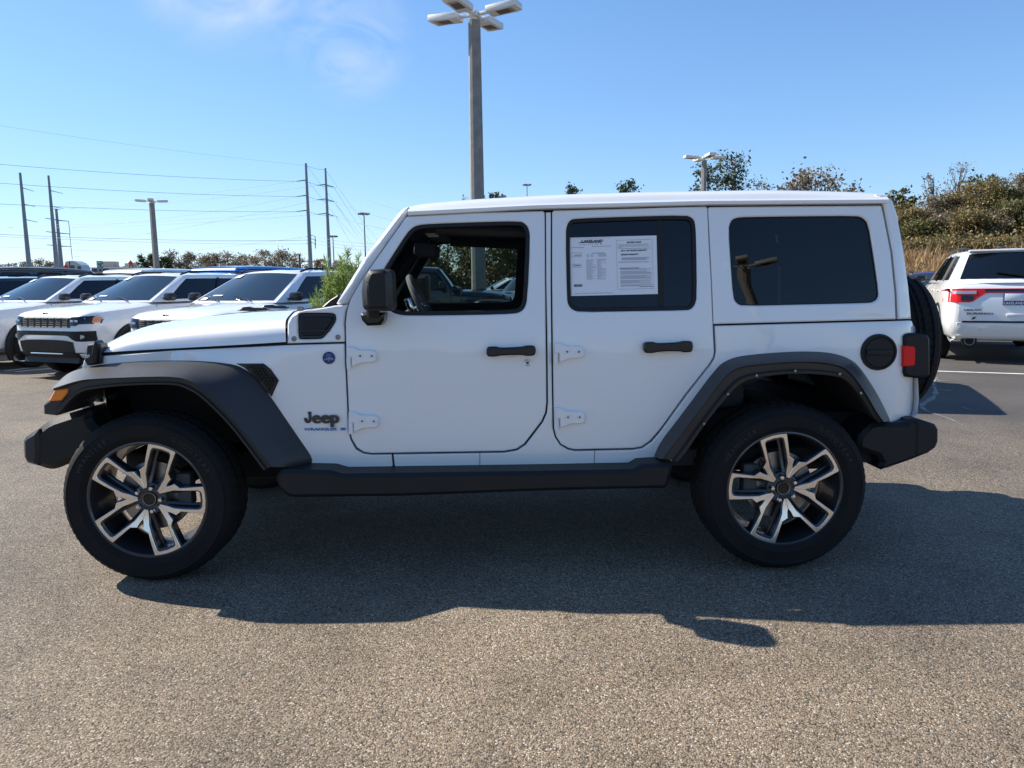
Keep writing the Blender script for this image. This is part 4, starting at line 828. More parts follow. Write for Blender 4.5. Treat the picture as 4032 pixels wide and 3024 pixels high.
# ================================================================== parked cars behind
def bil(q, s, t): return q[0].lerp(q[1], s).lerp(q[3].lerp(q[2], s), t)
def suv(name, label, cat, loc, rz, L=4.4, W=1.79, H=1.68, paint='white_paint', rails=True, front=True, rear='plain', group=None, belt=None, detail=True, trim='trim_plastic'):
    """crossover: nose towards local -X, standing on z=0."""
    T = thing(name, label, cat, loc, rz, group)
    hl, hw_ = L/2, W/2; b = belt or H*.683
    wb = L*.60/2; R = H*.222
    # lower body: stations along x, half section mirrored
    xs = [-1, -.988, -.955, -.90, -.82, -.70, -.55, -.43, -.2, .1, .4, .62, .80, .90, .955, .985, 1]
    zt = [.62, .80, .875, .905, .925, .945, .968, 1.0, 1.0, 1.015, 1.03, 1.045, 1.05, 1.045, 1.02, .95, .72]
    ww = [.66, .76, .86, .93, .965, .985, .992, 1, 1, 1, 1, 1, .99, .965, .925, .88, .82]
    zb = [.34, .24, .20, .185, .18, .18, .18, .17, .17, .17, .17, .18, .18, .19, .21, .26, .36]
    rows = []
    for X, Z, Wd, B in zip(xs, zt, ww, zb):
        z1, z0, w_ = b*Z, H*B, hw_*Wd; h = z1-z0
        hd = 1 if X < -.42 else 0
        sec = [(0, z0), (w_*.80, z0), (w_*.95, z0+h*.10), (w_*.992, z0+h*.28), (w_, z0+h*.52), (w_*1.0, z0+h*.70), (w_*.985, z0+h*.86), (w_*.945, z0+h*.955), (w_*.86, z0+h*.992), (w_*.5, z0+h*1.0+hd*.025), (0, z0+h*1.0+hd*.035)]
        rows.append([V((X*hl, -y, z)) for y, z in sec]+[V((X*hl, y, z)) for y, z in sec[-2:0:-1]])
    mb = MB(); mb.grid(rows, True); mb.f.append(tuple(range(20))); n0 = len(rows)*20; mb.f.append(tuple(range(n0-1, n0-21, -1)))
    body = mb.build('body', paint, T, ang=42); tree_ = BVHTree.FromPolygons([tuple(v) for v in mb.v], [tuple(f) for f in mb.f])
    def surf(y, z, end):
        h = tree_.ray_cast(V((end*(hl+1.5), y, z)), V((-end, 0, 0)))
        return h[0].x if h[0] is not None else end*hl*.97
    # greenhouse
    xb0, xb1 = -.46*hl, .955*hl; xt0, xt1 = -.06*hl, .80*hl; yb, yt = hw_*.93, hw_*.70; zb_, zt_ = b*1.0, H*.945
    rings = []
    for f, bow in ((0, 0), (.35, .0), (.7, .0), (.9, .0), (1.0, 0)):
        x0, x1 = lerp(xb0, xt0, f), lerp(xb1, xt1, f); y = lerp(yb, yt, f)*(1 if f < .95 else .95); z = lerp(zb_, zt_, f)
        if f == 1.0: x0 += .03; x1 -= .04; z += .004
        rg = []
        for t in np.linspace(-1, 1, 9): rg.append(V((x0-.10*(1-t*t)*(.6+.4*(1-f))+.06*t*t, y*t*.97, z+.03*(1-t*t)*f)))
        for s in np.linspace(.08, .92, 8): rg.append(V((lerp(x0, x1, s), y*(1+.012*math.sin(math.pi*s)), z+.012*math.sin(math.pi*s)*f)))
        for t in np.linspace(1, -1, 9): rg.append(V((x1+.07*(1-t*t)-.05*t*t, y*t*.97, z+.03*(1-t*t)*f)))
        for s in np.linspace(.92, .08, 8): rg.append(V((lerp(x0, x1, s), -y*(1+.012*math.sin(math.pi*s)), z+.012*math.sin(math.pi*s)*f)))
        rings.append(rg)
    mb = MB(); mb.grid(rings, True); tr = rings[-1]
    top = []
    for i in range(5):
        f = i/4; row = []
    cx = (xt0+xt1)/2
    mid = [V((lerp(p.x, cx, .30), p.y*.70, p.z+.022)) for p in tr]; inn = [V((lerp(p.x, cx, .75), p.y*.25, p.z+.034 if abs(p.y) > .2 else p.z+.012)) for p in tr]
    mb.grid([tr, mid, inn], True); n = len(mb.v); k = len(tr); mb.f.append(tuple(range(n-k, n)))
    gh = mb.build('roof', paint, T, ang=40)
    nfr = 9
    def pane(nm, idx, f0, f1, m, inset, off, parent=T):
        rows = []
        for f in np.linspace(f0, f1, 5):
            fs = [0, .35, .7, .9, 1.0]; j = max(0, min(3, int(np.searchsorted(fs, f, 'right'))-1)); u = (f-fs[j])/(fs[j+1]-fs[j])
            row = [rings[j][i % k].lerp(rings[j+1][i % k], u) for i in idx]
            a, c = row[0], row[-1]; ins0, ins1 = inset
            row = resample(row, 9); tot = resample(row, 101); row = [tot[int(round(100*lerp(ins0, 1-ins1, q/8)))] for q in range(9)]
            rows.append(row)
        ce = sum((p for r in rows for p in r), V((0, 0, 0)))/45; out = (rows[0][8]-rows[0][0]).cross(rows[4][0]-rows[0][0]).normalized()
        if out.dot(ce-V((cx, 0, ce.z-.3))) < 0: out = -out
        mb = MB(); mb.grid([[p+out*off for p in r] for r in rows]); return mb.build(nm, m, parent)
    pane('windscreen', range(0, 9), .07, .93, 'blue_glass', (.045, .045), .007)
    rw_ = pane('rear_window', range(17, 26), .12, .90, 'dark_glass', (.05, .05), .007)
    for sd, idx in ((1, range(8, 18)), (-1, [0]+list(range(33, 24, -1)))):
        pane('side_window', list(idx), .09, .86, 'dark_glass', (.085, .08), .007)
        wn = MB(); pr = [rings[1][i % k] for i in list(idx)]
    # pillars between the side windows
    for sd, idx in ((1, list(range(8, 18))), (-1, [0]+list(range(33, 24, -1)))):
        for fx in (.45, .73):
            mb = MB(); pts = []
            for f in (.07, .88):
                fs = [0, .35, .7, .9, 1.0]; j = max(0, min(3, int(np.searchsorted(fs, f, 'right'))-1)); u = (f-fs[j])/(fs[j+1]-fs[j])
                row = resample([rings[j][i % k].lerp(rings[j+1][i % k], u) for i in idx], 101); pts.append(row[int(fx*100)]+V((0, sd*.006, 0)))
            mb.tube(pts, .028, 4); mb.build('window_pillar', 'gloss_black', T)
    if rails:
        for sd in (-1, 1):
            mb = MB(); zz = H*.945+.03
            mb.tube([(xt0+.05, sd*yt*.93, zz-.01), (xt0+.22, sd*yt*.95, zz+.035), (cx, sd*yt*.96, zz+.05), (xt1-.15, sd*yt*.95, zz+.03), (xt1-.02, sd*yt*.92, zz-.02)], .017, 6); mb.build('roof_rail', 'gloss_black', T)
    # arches and wheels
    for x in (-wb, wb):
        for sd in (-1, 1):
            y = sd*hw_*.995
            mb = MB(); r1, r2 = R*1.13, R*1.30
            pr = [(r1*.2, 0), (r1, 0), (r1+.01, sd*.014), (r2-.015, sd*.016), (r2, sd*-.01)]
            rows = []
            for r_, dy in pr:
                rows.append([V((x+r_*math.cos(t), y+dy, R+r_*math.sin(t))) for t in np.linspace(-.45, math.pi+.45, 28)])
            mb.grid(rows[:2]); mb.build('wheel_well_shade', 'seam_black', T)  # flat black sheet on the body: painted shade in place of a recess
            mb = MB(); mb.grid(rows[1:]); mb.build('arch_trim', trim, T)
            Wh = bpy.data.objects.new('wheel', None); COL.objects.link(Wh); Wh.parent = T; Wh.location = (x, sd*(hw_-.085), R)
            if sd > 0: Wh.rotation_euler = (0, 0, math.pi)
            tyre_mesh_simple(Wh, R)
    sdz = H*.25
    for sd in (-1, 1):
        mb = MB(); mb.box((0, sd*hw_*.985, H*.215), (wb*2-R*2.5, .05, .13), r=.02); mb.build('sill_cladding', trim, T)
        mb = MB(); mb.box((xb0+.22*hl-.18, sd*(hw_+.085), b+.085), (.13, .20, .13), r=.045); mb.box((xb0+.22*hl-.14, sd*(hw_-.02), b+.05), (.06, .16, .03), r=.01); mb.build('door_mirror', 'gloss_black', T)
        for hx in (.18, .52): mb = MB(); mb.box((hx*hl, sd*(hw_+.004), b*.90), (.17, .03, .03), r=.01); mb.build('door_handle', paint, T)
        for hx in (-.40, .10, .56):
            mb = MB(); mb.tube([(hx*hl, sd*(hw_*.9935), H*.27), (hx*hl, sd*(hw_+.0015), b*.6), (hx*hl, sd*(hw_*.985+.002), b*.86), (hx*hl, sd*(hw_*.95), b*.97)], .004, 4, False); mb.build('door_seam', 'seam_black', T)
    Hn = H*.952
    if front:
        def fx(y, z): return surf(y, z, -1)
        def strip(nm, ys, z0f, z1f, m, off, parent=T, zn=3):
            mb = MB(); mb.grid([[V((fx(y, lerp(z0f(y), z1f(y), q))-off, y, lerp(z0f(y), z1f(y), q))) for y in ys] for q in np.linspace(0, 1, zn)])
            mb.grid([[V((fx(y, z1f(y))-off, y, z1f(y))) for y in ys], [V((fx(y, z1f(y))+.03, y, z1f(y)+.004)) for y in ys]]); mb.grid([[V((fx(y, z0f(y))-off, y, z0f(y))) for y in ys], [V((fx(y, z0f(y))+.03, y, z0f(y)-.004)) for y in ys]]); return mb.build(nm, m, parent, 30)
        gy = np.linspace(-.60*hw_, .60*hw_, 15)
        g = strip('grille', gy, lambda y: .503*Hn, lambda y: .592*Hn, 'trim_plastic', .012)
        for i in range(7):
            yc_ = (i-3)*.165*hw_; mb = MB()
            for sz in range(5):
                z = lerp(.514*Hn, .581*Hn, sz/4); mb.tube([(fx(yc_-.06*hw_, z)-.016, yc_-.058*hw_, z), (fx(yc_+.06*hw_, z)-.016, yc_+.058*hw_, z-.006)], .003, 4)
            for zz in (.506*Hn, .588*Hn): mb.tube([(fx(yc_-.06*hw_, zz)-.018, yc_-.064*hw_, zz), (fx(yc_+.06*hw_, zz)-.018, yc_+.064*hw_, zz)], .005, 4)
            mb.build('grille_insert', 'interior_grey', g)
        for sd in (-1, 1):
            hy = np.linspace(.60*hw_*sd, .945*hw_*sd, 9)
            h = strip('headlight', hy, lambda y: (.520 if abs(y) < .75*hw_ else .535)*Hn, lambda y: .600*Hn+.03*(abs(y)/hw_-.6)*Hn, 'dark_glass', .014)
            a = np.linspace(.905*hw_*sd, .94*hw_*sd, 4); strip('turn_signal', a, lambda y: .545*Hn, lambda y: .595*Hn, 'amber_lens', .020, h)
            for q in (.66, .74): mb = MB(); mb.box((fx(q*hw_, .562*Hn)-.018, sd*q*hw_, .562*Hn), (.012, .06, .035), r=.005); mb.build('lamp_element', 'clear_lens', h)
            fy = np.linspace(.50*hw_*sd, .93*hw_*sd, 7); strip('fog_lamp_pocket', fy, lambda y: lerp(.43, .372, smooth((abs(y)/hw_-.5)*4))*Hn, lambda y: .468*Hn, 'trim_plastic', .010)
            mb = MB(); yq = .80*hw_; mb.tube([(fx(yq, .415*Hn)-.02, sd*yq, .415*Hn), (fx(yq, .415*Hn)+.02, sd*yq, .415*Hn)], .032, 16); mb.build('fog_lamp', 'clear_lens', T)
        strip('bumper_slot', np.linspace(-.6*hw_, .6*hw_, 11), lambda y: .428*Hn, lambda y: .468*Hn, 'trim_plastic', .010)
        strip('lower_intake', np.linspace(-.66*hw_, .66*hw_, 11), lambda y: .25*Hn, lambda y: (.385-.10*(abs(y)/hw_)**4)*Hn, 'trim_plastic', .012)
        strip('bumper_lip', np.linspace(-.95*hw_, .95*hw_, 15), lambda y: .165*Hn, lambda y: .265*Hn, 'trim_plastic', .02)
        mb = MB(); mb.box((-hl+.01, 0, .255*Hn), (.05, .80*hw_, .022), r=.008); mb.build('skid_strip', 'chrome', T)
        text('bonnet_lettering', 'Jeep', .075, 'badge_grey', T, (surf(0, .635*Hn, -1)-.012, .13, .62*Hn), (0, -1, 0), (.30, 0, .95), .003, .002)
        for yy in (-.55, .05): mb = MB(); mb.tube([(xb0-.14, yy, b+.018), (xb0-.02, yy+.25, b+.07), (xb0+.03, yy+.46, b+.095)], .009, 5); mb.build('wiper', 'gloss_black', T)
        # dealer tags behind the glass
        def on_ws(t, f):
            i0 = (t+1)*4; i = min(7, int(i0)); u = i0-i; fs = [0, .35, .7, .9, 1.0]; j = max(0, min(3, int(np.searchsorted(fs, f, 'right'))-1)); q = (f-fs[j])/(fs[j+1]-fs[j])
            return rings[j][i].lerp(rings[j][i+1], u).lerp(rings[j+1][i].lerp(rings[j+1][i+1], u), q)+V((-.012, 0, .012))
        for nm, t0, t1, f0, f1, mm in (('windscreen_tag', .60, .86, .80, .90, 'paper'), ('windscreen_tag', .60, .78, .07, .17, 'paper'), ('dash_strip', .28, .56, .19, .225, 'screen_white')):
            mb = MB(); mb.add([on_ws(t0, f0), on_ws(t1, f0), on_ws(t1, f1), on_ws(t0, f1)], [(0, 1, 2, 3)]); mb.build(nm, mm, T, 0)
    return T, dict(rings=rings, hl=hl, hw=hw_, b=b, H=H, xt1=xt1, yt=yt, surf=surf)
_ty = {}
def tyre_mesh_simple(parent, R):
    key = round(R, 3)
    if key not in _ty:
        k = R; mb = MB(); mb.lathe_y([(k*.62, -.09), (k*.70, -.105), (k*.92, -.10), (k*.985, -.075), (k, -.04), (k, .06), (k*.9, .1)], 40); a = mb.build('tyre', 'rubber', parent, 30)
        mb = MB(); mb.lathe_y([(k*.64, -.085), (k*.62, -.098), (k*.585, -.09), (k*.56, .0), (0, .0)], 40); b_ = mb.build('rim', 'dark_alloy', parent, 30)
        mb = MB()
        for i in range(5):
            for dt in (-.13, .13):
                t = 2*math.pi*i/5+dt; t0 = 2*math.pi*i/5+dt*.3
                mb.tube([(k*.10*math.cos(t0), -.075, k*.10*math.sin(t0)), (k*.35*math.cos(t), -.085, k*.35*math.sin(t)), (k*.60*math.cos(t*1.0+dt*.4), -.093, k*.60*math.sin(t+dt*.4))], [.022, .017, .024], 5)
        mb.lathe_y([(0, -.085), (k*.13, -.085), (k*.15, -.06)], 20); mb.lathe_y([(k*.575, -.092), (k*.60, -.099), (k*.635, -.097), (k*.64, -.08)], 40); c_ = mb.build('spokes', 'white_metal', parent, 30)
        _ty[key] = (a, b_, c_)
    else:
        for o in _ty[key]:
            c = o.copy(); COL.objects.link(c); c.parent = parent
def rel(x, y): return (x+CPOS.x, y+CPOS.y, 0)
G1 = 'white crossovers in the angled row on the left'
suv('crossover_car', 'white crossover seen in front view between its two white neighbours', 'car', rel(-5.95, 13.45), RD(66), group=G1)
suv('crossover_car', 'white crossover farthest left in the row, only its right wheel and windscreen side showing', 'car', rel(-8.46, 14.85), RD(66), group=G1)
suv('crossover_car', 'white crossover nearest the bonnet of the foreground car, green bush at its door', 'car', rel(-3.52, 12.06), RD(66), group=G1)
suv('crossover_car', 'black crossover cut off at the left edge behind the white row', 'car', rel(-11.1, 16.35), RD(66), paint='black_paint', H=1.70)
# large white crossover seen from behind, right edge
DX, DI = suv('large_crossover', 'large white crossover seen from behind at the right edge, wide red tail lamp', 'car', (rel(8.28, 11.7)[0]+2.5*.42, rel(8.28, 11.7)[1]+2.5*.906, 0), RD(245.1), L=5.1, W=1.93, H=1.93, front=False, belt=1.31)
hl, hw_, H = DI['hl'], DI['hw'], DI['H']
RX = DI['surf']
def rstrip(nm, ys, z0f, z1f, m, off, parent=DX, zn=5):
    mb = MB(); rows = [[V((RX(y, lerp(z0f(y), z1f(y), q), 1)+off, y, lerp(z0f(y), z1f(y), q))) for y in ys] for q in np.linspace(0, 1, zn)]
    mb.grid(rows); mb.grid([rows[-1], [p+V((-.05, 0, .003)) for p in rows[-1]]]); mb.grid([rows[0], [p+V((-.05, 0, -.003)) for p in rows[0]]])
    mb.grid([[r[0] for r in rows], [r[0]+V((-.05, 0, 0)) for r in rows]]); mb.grid([[r[-1] for r in rows], [r[-1]+V((-.05, 0, 0)) for r in rows]]); return mb.build(nm, m, parent, 30)
ylin = lambda a, b_, n=11: np.linspace(a*hw_, b_*hw_, n)
rstrip('tailgate', ylin(-.80, .80), lambda y: .70, lambda y: 1.30, 'white_paint', .008)
rl_ = rstrip('tail_lamp', ylin(-.99, .99, 41), lambda y: 1.00 if abs(y) > .62*hw_ else (1.150 if abs(y) < .42*hw_ else lerp(1.150, 1.00, (abs(y)/hw_-.42)/.2)), lambda y: 1.22, 'red_lens', .018)
for sd in (-1, 1):
    rstrip('reverse_lamp', ylin(.56*sd, .90*sd, 8), lambda y: 1.135, lambda y: 1.185, 'clear_lens', .024, rl_)
    rstrip('lamp_recess', ylin(.60*sd, .78*sd, 6), lambda y: 1.03, lambda y: 1.115, 'dark_glass', .022, rl_)
rstrip('lamp_bar', ylin(-.44, .44), lambda y: 1.175, lambda y: 1.212, 'dark_glass', .023, rl_)
rstrip('bumper_tread', ylin(-.74, .74), lambda y: .675, lambda y: .700, 'trim_plastic', .022)
rstrip('rear_bumper', ylin(-.90, .90, 21), lambda y: .36, lambda y: .668, 'white_paint', .014)
rstrip('rear_valance', ylin(-.88, .88, 21), lambda y: .345, lambda y: .45, 'white_paint', .026)
for sd in (-1, 1):
    xe = RX(sd*.60*hw_, .40, 1)+.03
    mb = MB(); mb.lathe_y([(.062, -.02), (.066, -.026), (.074, -.026), (.076, -.02), (.076, .1)], 24); e = mb.build('exhaust_tip', 'steel', DX); e.location = (xe-.005, sd*.60*hw_, .37); e.rotation_euler = (0, 0, math.pi/2)
    mb = MB(); mb.tube([(xe-.12, sd*.60*hw_, .37), (xe+.006, sd*.60*hw_, .37)], .108, 24); o = mb.build('exhaust_surround', 'seam_black', DX)
    mb2 = MB(); mb2.tube([(xe, sd*.60*hw_, .37), (xe+.010, sd*.60*hw_, .37)], .058, 20); mb2.build('exhaust_bore', 'seam_black', DX)
xp = RX(0, 1.06, 1)
mb = MB(); mb.box((xp+.022, 0, 1.055), (.02, .34, .20), r=.006); pl = mb.build('number_plate', 'letter_blue', DX)
mb = MB(); mb.box((xp+.030, 0, 1.080), (.012, .30, .115), r=.003); mb.build('plate_insert', 'paper', pl)
text('plate_lettering', 'LAKELAND', .058, 'sign_white', pl, (xp+.0345, -.158, .968), (0, 1, 0), (0, 0, 1), .001, .001, .92)
def rtext(t, sz, y, z, sx, bold):
    x0, x1 = RX(y, z, 1), RX(y+.25, z, 1); text('tailgate_lettering', t, sz, 'badge_grey', DX, (x0+.012, y, z), (x1-x0, .25, 0), (0, 0, 1), .003, bold, sx)
rtext('DURANGO', .042, -.66, .805, 1.75, .001); rtext('LAKELAND', .040, -.70, .865, 1.25, .001)
xb = RX(-.55, .75, 1); mb = MB(); mb.add([(xb+.012, -.595, .725), (xb+.016, -.55, .725), (xb+.016, -.515, .765), (xb+.012, -.56, .765)], [(0, 1, 2, 3)]); mb.build('slash_badge', 'badge_grey', DX, 0)
mb = MB(); mb.box((RX(0, .80, 1)+.014, .02, .80), (.02, .26, .045), r=.008); mb.build('tailgate_grip', 'white_paint', DX)
mb = MB(); mb.box((DI['xt1']+.02, 0, H*.945+.01), (.22, 1.26, .035), r=.015); mb.build('roof_spoiler', 'white_paint', DX)
mb = MB(); mb.tube([(hl*.955+.03, .18, 1.40), (hl*.955+.01, -.05, 1.45), (hl*.955-.03, -.26, 1.49)], .016, 6); mb.build('rear_wiper', 'gloss_black', DX)
mb = MB(); mb.box((.9, 0, H+.03), (.16, .05, .07), r=.02); mb.build('antenna_fin', 'gloss_black', DX)
for yy in (-.45, .05): mb = MB(); xq = RX(yy, .56, 1); mb.tube([(xq-.01, yy, .56), (xq+.017, yy, .56)], .022, 12); mb.build('parking_sensor', 'white_metal', DX)
# small dark-purple car beyond it
suv('crossover_car', 'dark purple car facing us beyond the large white crossover', 'car', rel(11.6, 19.4), RD(62), paint='purple_paint', H=1.62, front=False)
# boxy off-road cars farther back: copies of the foreground car in other paint
SKIP = ('car_badge_lettering', 'model_lettering', 'flag_badge', 'round_badge', 'vent_mesh', 'flare_rivet', 'cowl_bolt', 'hinge_pin', 'hinge_bolt', 'bolt_socket', 'column_stalk', 'visor_label')
def boxy(label, x, y, rz, paint):
    c = copy_tree(CAR, None, {'white_paint': paint, 'clear_glass': 'tint_glass', 'far_glass': 'tint_glass'} if paint != 'white_paint' else {'clear_glass': 'tint_glass', 'far_glass': 'tint_glass'}, SKIP)
    c.location = rel(x, y); c.rotation_euler = (0, 0, rz); tag(c, label, 'car', 'boxy off-road cars parked farther back'); return c
boxy('black boxy off-road car hidden behind the foreground car, only its rounded shadow showing', 3.55, 10.3, RD(245), 'black_paint')
boxy('dark grey boxy off-road car seen through the front window, facing right', -1.6, 18.6, RD(178), 'teal_paint')
boxy('blue boxy off-road car, its bright blue roof above the white row', -5.1, 18.2, RD(241), 'blue_paint')
boxy('white boxy off-road car, its white roof left of the blue roof', -7.75, 19.6, RD(241), 'white_paint')
bk = boxy('black boxy off-road car with a red third brake lamp behind the leftmost white crossover', -11.9, 21.0, RD(241), 'black_paint'); bk.scale = (1.06, 1.06, 1.06)
mb = MB(); mb.box((2.12, -.35, 1.80), (.05, .42, .07), r=.02); o = mb.build('third_brake_lamp', 'red_lens', bk)
suv('crossover_car', 'white crossover seen side-on through the front window behind the lamp post', 'car', rel(.6, 29.0), RD(0), front=False, H=1.66)
suv('crossover_car', 'dark crossover seen through the front window right of the lamp post', 'car', rel(2.4, 24.0), RD(200), front=False, H=1.62, paint='black_paint')
suv('crossover_car', 'small silver car on the road beyond the white row', 'car', rel(-26.5, 62), RD(4), front=False, H=1.6, rails=False)

# ================================================================== lamps
def fixture(T, rz, z, tilt):
    mb = MB(); d = V((math.cos(rz), math.sin(rz), 0)); n = V((-d.y, d.x, 0))
    mb.box(V((0, 0, z))+d*.34, (.36, .10, .07), rz=rz, ry=-tilt, r=.01); a = mb.build('lamp_arm', 'white_metal', T)
    c = V((0, 0, z+.02))+d*.86
    mb = MB(); mb.box(c, (.86, .46, .17), rz=rz, ry=-tilt, r=.035)
    for i in range(12):
        mb.box(c+d*(-.15+.042*i)+V((0, 0, .005)), (.018, .45, .175), rz=rz, ry=-tilt, r=.008)
    h = mb.build('lamp_head', 'white_metal', T)
    mb = MB(); mb.box(c+d*.06+V((0, 0, -.079)), (.46, .28, .016), rz=rz, ry=-tilt); mb.build('lamp_panel', 'led_panel', h)
def lamp_post(label, x, y, h, rz, wd=.34, group='car park lamp posts', base=True, pm='concrete'):
    T = thing('lamp_post', label, 'lamp post', (x, y, 0), 0, group)
    mb = MB(); s = wd/2; rows = []
    for z, f in ((0, 1.12), (h*.5, 1.0), (h-.12, .86), (h-.1, .86)):
        q = [(-s, -s*.62), (-s*.62, -s), (s*.62, -s), (s, -s*.62), (s, s*.62), (s*.62, s), (-s*.62, s), (-s, s*.62)]
        ca, sa = math.cos(rz+.65), math.sin(rz+.65)
        rows.append([V(((a*ca-b_*sa)*f, (a*sa+b_*ca)*f, z)) for a, b_ in q])
    mb.grid(rows, True); k0 = len(mb.v); mb.f.append(tuple(range(k0-8, k0))); mb.build('post', pm, T, 20)
    mb = MB(); mb.tube([(0, 0, h-.12), (0, 0, h+.12)], .07, 10); mb.box((0, 0, h+.06), (.26, .26, .14), rz=rz, r=.02); mb.build('post_cap', 'white_metal', T)
    for i in range(4): fixture(T, rz+i*math.pi/2, h+.06, RD(3))
    if base:
        mb = MB(); mb.box((0, -wd*.56, 1.05), (.16, .03, .22), r=.01); mb.build('access_cover', 'interior_grey', T)
    return T
p = PY(1867, 66, CPOS.y+20.4); lamp_post('tall square concrete lamp post rising behind the white car roof', p.x, p.y, p.z, RD(-27))
p = PY(597, 795, CPOS.y+66); lamp_post('distant concrete lamp post standing behind the white crossovers', p.x, p.y, p.z, RD(20), .42)
p = PY(2773, 625, CPOS.y+47); lamp_post('concrete lamp post in front of the pines, right of the car roof', p.x, p.y, p.z, RD(8), .32)
lamp_post('lamp post behind the camera, mirrored in the rear quarter window', 11.0, -27.5, 10.6, RD(22), .5, pm='pale_concrete')

# ================================================================== power poles, wires, mast lights
def pole(name, label, cat, u, v, D, r0, r1, m='steel_pole', group=None):
    p = PY(u, v, CPOS.y+D); T = thing(name, label, cat, (p.x, p.y, 0), 0, group); mb = MB(); mb.tube([(0, 0, 0), (0, 0, p.z*.5), (0, 0, p.z)], [r0, (r0+r1)/2, r1], 14); mb.build('pole', m, T); return T, p
def arm(T, p, u, v, D, r=.07, ins=0, nm='cross_arm', m='steel_pole', from_v=None, both_=False):
    e = PY(u, v, CPOS.y+D)-V((p.x, p.y, 0)); z0 = PY(u, from_v, CPOS.y+D).z if from_v else e.z
    mb = MB(); mb.tube([(0, 0, z0), e], [r*1.3, r*.7], 6); mb.build(nm, m, T)
    if ins: mb = MB(); mb.tube([e, e+V((.08, 0, -ins))], .07, 6); mb.build('insulator', 'insulator', T)
    return e+V((p.x, p.y, 0))
GP = 'steel transmission poles'
T1, p1 = pole('power_pole', 'thick grey steel power pole nearest the left edge', 'pole', 78.8, 680, 150, .52, .22, group=GP)
for v0, u1, v1 in ((738, 133, 753), (803, 138, 813), (863, 148, 875)): arm(T1, p1, u1, v1, 150, from_v=v0)
T2, p2 = pole('power_pole', 'grey steel power pole just left of the pole with cross arms', 'pole', 190.6, 691, 155, .55, .2, group=GP)
for v0, u1, v1 in ((749, 247, 762), (812, 250, 821)): arm(T2, p2, u1, v1, 155, from_v=v0)
T3, p3 = pole('power_pole', 'shorter steel power pole with three double cross arms on the left', 'pole', 221, 822, 190, .62, .28, group=GP)
for v0, ul, vl, ur, vr in ((867, 178, 859, 270, 871), (917, 181, 912, 274, 921), (969, 185, 964, 279, 970)):
    arm(T3, p3, ul, vl, 190, .12, from_v=v0); arm(T3, p3, ur, vr, 190, .12, 3.2, from_v=v0)
arm(T3, p3, 209, 823, 190, .08); arm(T3, p3, 238, 825, 190, .08)
Ta, pa_ = pole('power_pole', 'tall steel power pole, left one of the pair above the white crossovers', 'pole', 1204, 643, 130, .42, .19, group=GP)
Tb, pb_ = pole('power_pole', 'tall dark steel power pole, right one of the pair near the green bush', 'pole', 1281, 662, 140, .42, .17, group=GP)
for v in (711, 771, 830): arm(Ta, pa_, 1168, v+3, 130, .09, 0, 'insulator', 'insulator', from_v=v-2)
for v in (932, 946, 960): arm(Ta, pa_, 1240, v-2, 130, .05, .9, 'insulator', 'insulator', from_v=v-8); arm(Ta, pa_, 1206, v, 130, .05, 0, 'insulator', 'insulator', from_v=v-3)
for v in (726, 783, 840): arm(Tb, pb_, 1249, v+4, 140, .09, 0, 'insulator', 'insulator', from_v=v); arm(Tb, pb_, 1316, v+11, 140, .09, 0, 'insulator', 'insulator', from_v=v+2)
T, p = pole('utility_pole', 'thin dark wooden utility pole against the brown treeline', 'pole', 1179, 1002, 150, .22, .18, 'wood_pole')
T, p = pole('utility_pole', 'small wooden utility pole with one cross arm left of the pair', 'pole', 1214, 1022, 170, .2, .16, 'wood_pole'); mb = MB(); mb.box((0, 0, p.z-.4), (3.6, .15, .15)); mb.build('cross_arm', 'wood_pole', T)
for u, v, D, lb in ((1433, 842, 190, 'tall thin mast light beside the windscreen pillar'), (1310.6, 931, 230, 'small thin mast light right of the steel pole pair'), (2075, 728, 260, 'tiny mast light top peeking over the car roof')):
    T, p = pole('mast_light', lb, 'mast light', u, v, D, .22, .14, 'steel_pole', 'distant mast lights'); mb = MB()
    for k in range(6): a = k*math.pi/3; mb.box((1.1*math.cos(a), 1.1*math.sin(a), p.z), (.8, .5, .5), rz=a, r=.1)
    mb.tube([(0, 0, p.z-.2), (0, 0, p.z+.3)], .4, 8); mb.build('light_cluster', 'steel_pole', T)
def wire(a, b_, sag=.6, r=.035):
    pts = [a.lerp(b_, i/24)-V((0, 0, 4*sag*(i/24)*(1-i/24))) for i in range(25)]
    mb = MB(); mb.tube(pts, r, 4, False); o = mb.build('power_line', 'wire_metal', None); tag(o, 'thin dark power line strung between the steel poles', 'wire', 'power lines')
def wpx(u0, v0, D0, u1, v1, D1, sag=.5, r=.03):
    wire(PY(u0, v0, CPOS.y+D0), PY(u1, v1, CPOS.y+D1), sag, r*.8)
for u0, v0, u1, v1, r in ((-60, 642, 1168, 714, .045), (-60, 717, 1171, 774, .045), (-60, 800, 1176, 833, .045), (-60, 485, 1196, 650, .02), (-40, 921, 1206, 946, .04), (-40, 929, 1210, 960, .03), (-40, 970, 1212, 1000, .02)):
    wpx(u0, v0, 95, u1, v1, 130, .35, r*.6)
for u0, v0, u1, v1 in ((240, 800, 1168, 713), (250, 821, 1249, 730), (270, 895, 1171, 774), (274, 960, 1252, 787), (-40, 885, 1176, 833), (-40, 895, 1255, 844), (279, 1010, 1206, 932), (-40, 920, 1206, 946)):
    wpx(u0, v0, 190, u1, v1, 132, .8, .03)
for u0, v0, u1, v1 in ((1205, 651, 1280, 668), (1210, 716, 1316, 737), (1216, 776, 1320, 794), (1220, 835, 1322, 851)): wpx(u0, v0, 130, u1, v1, 140, .2, .03)
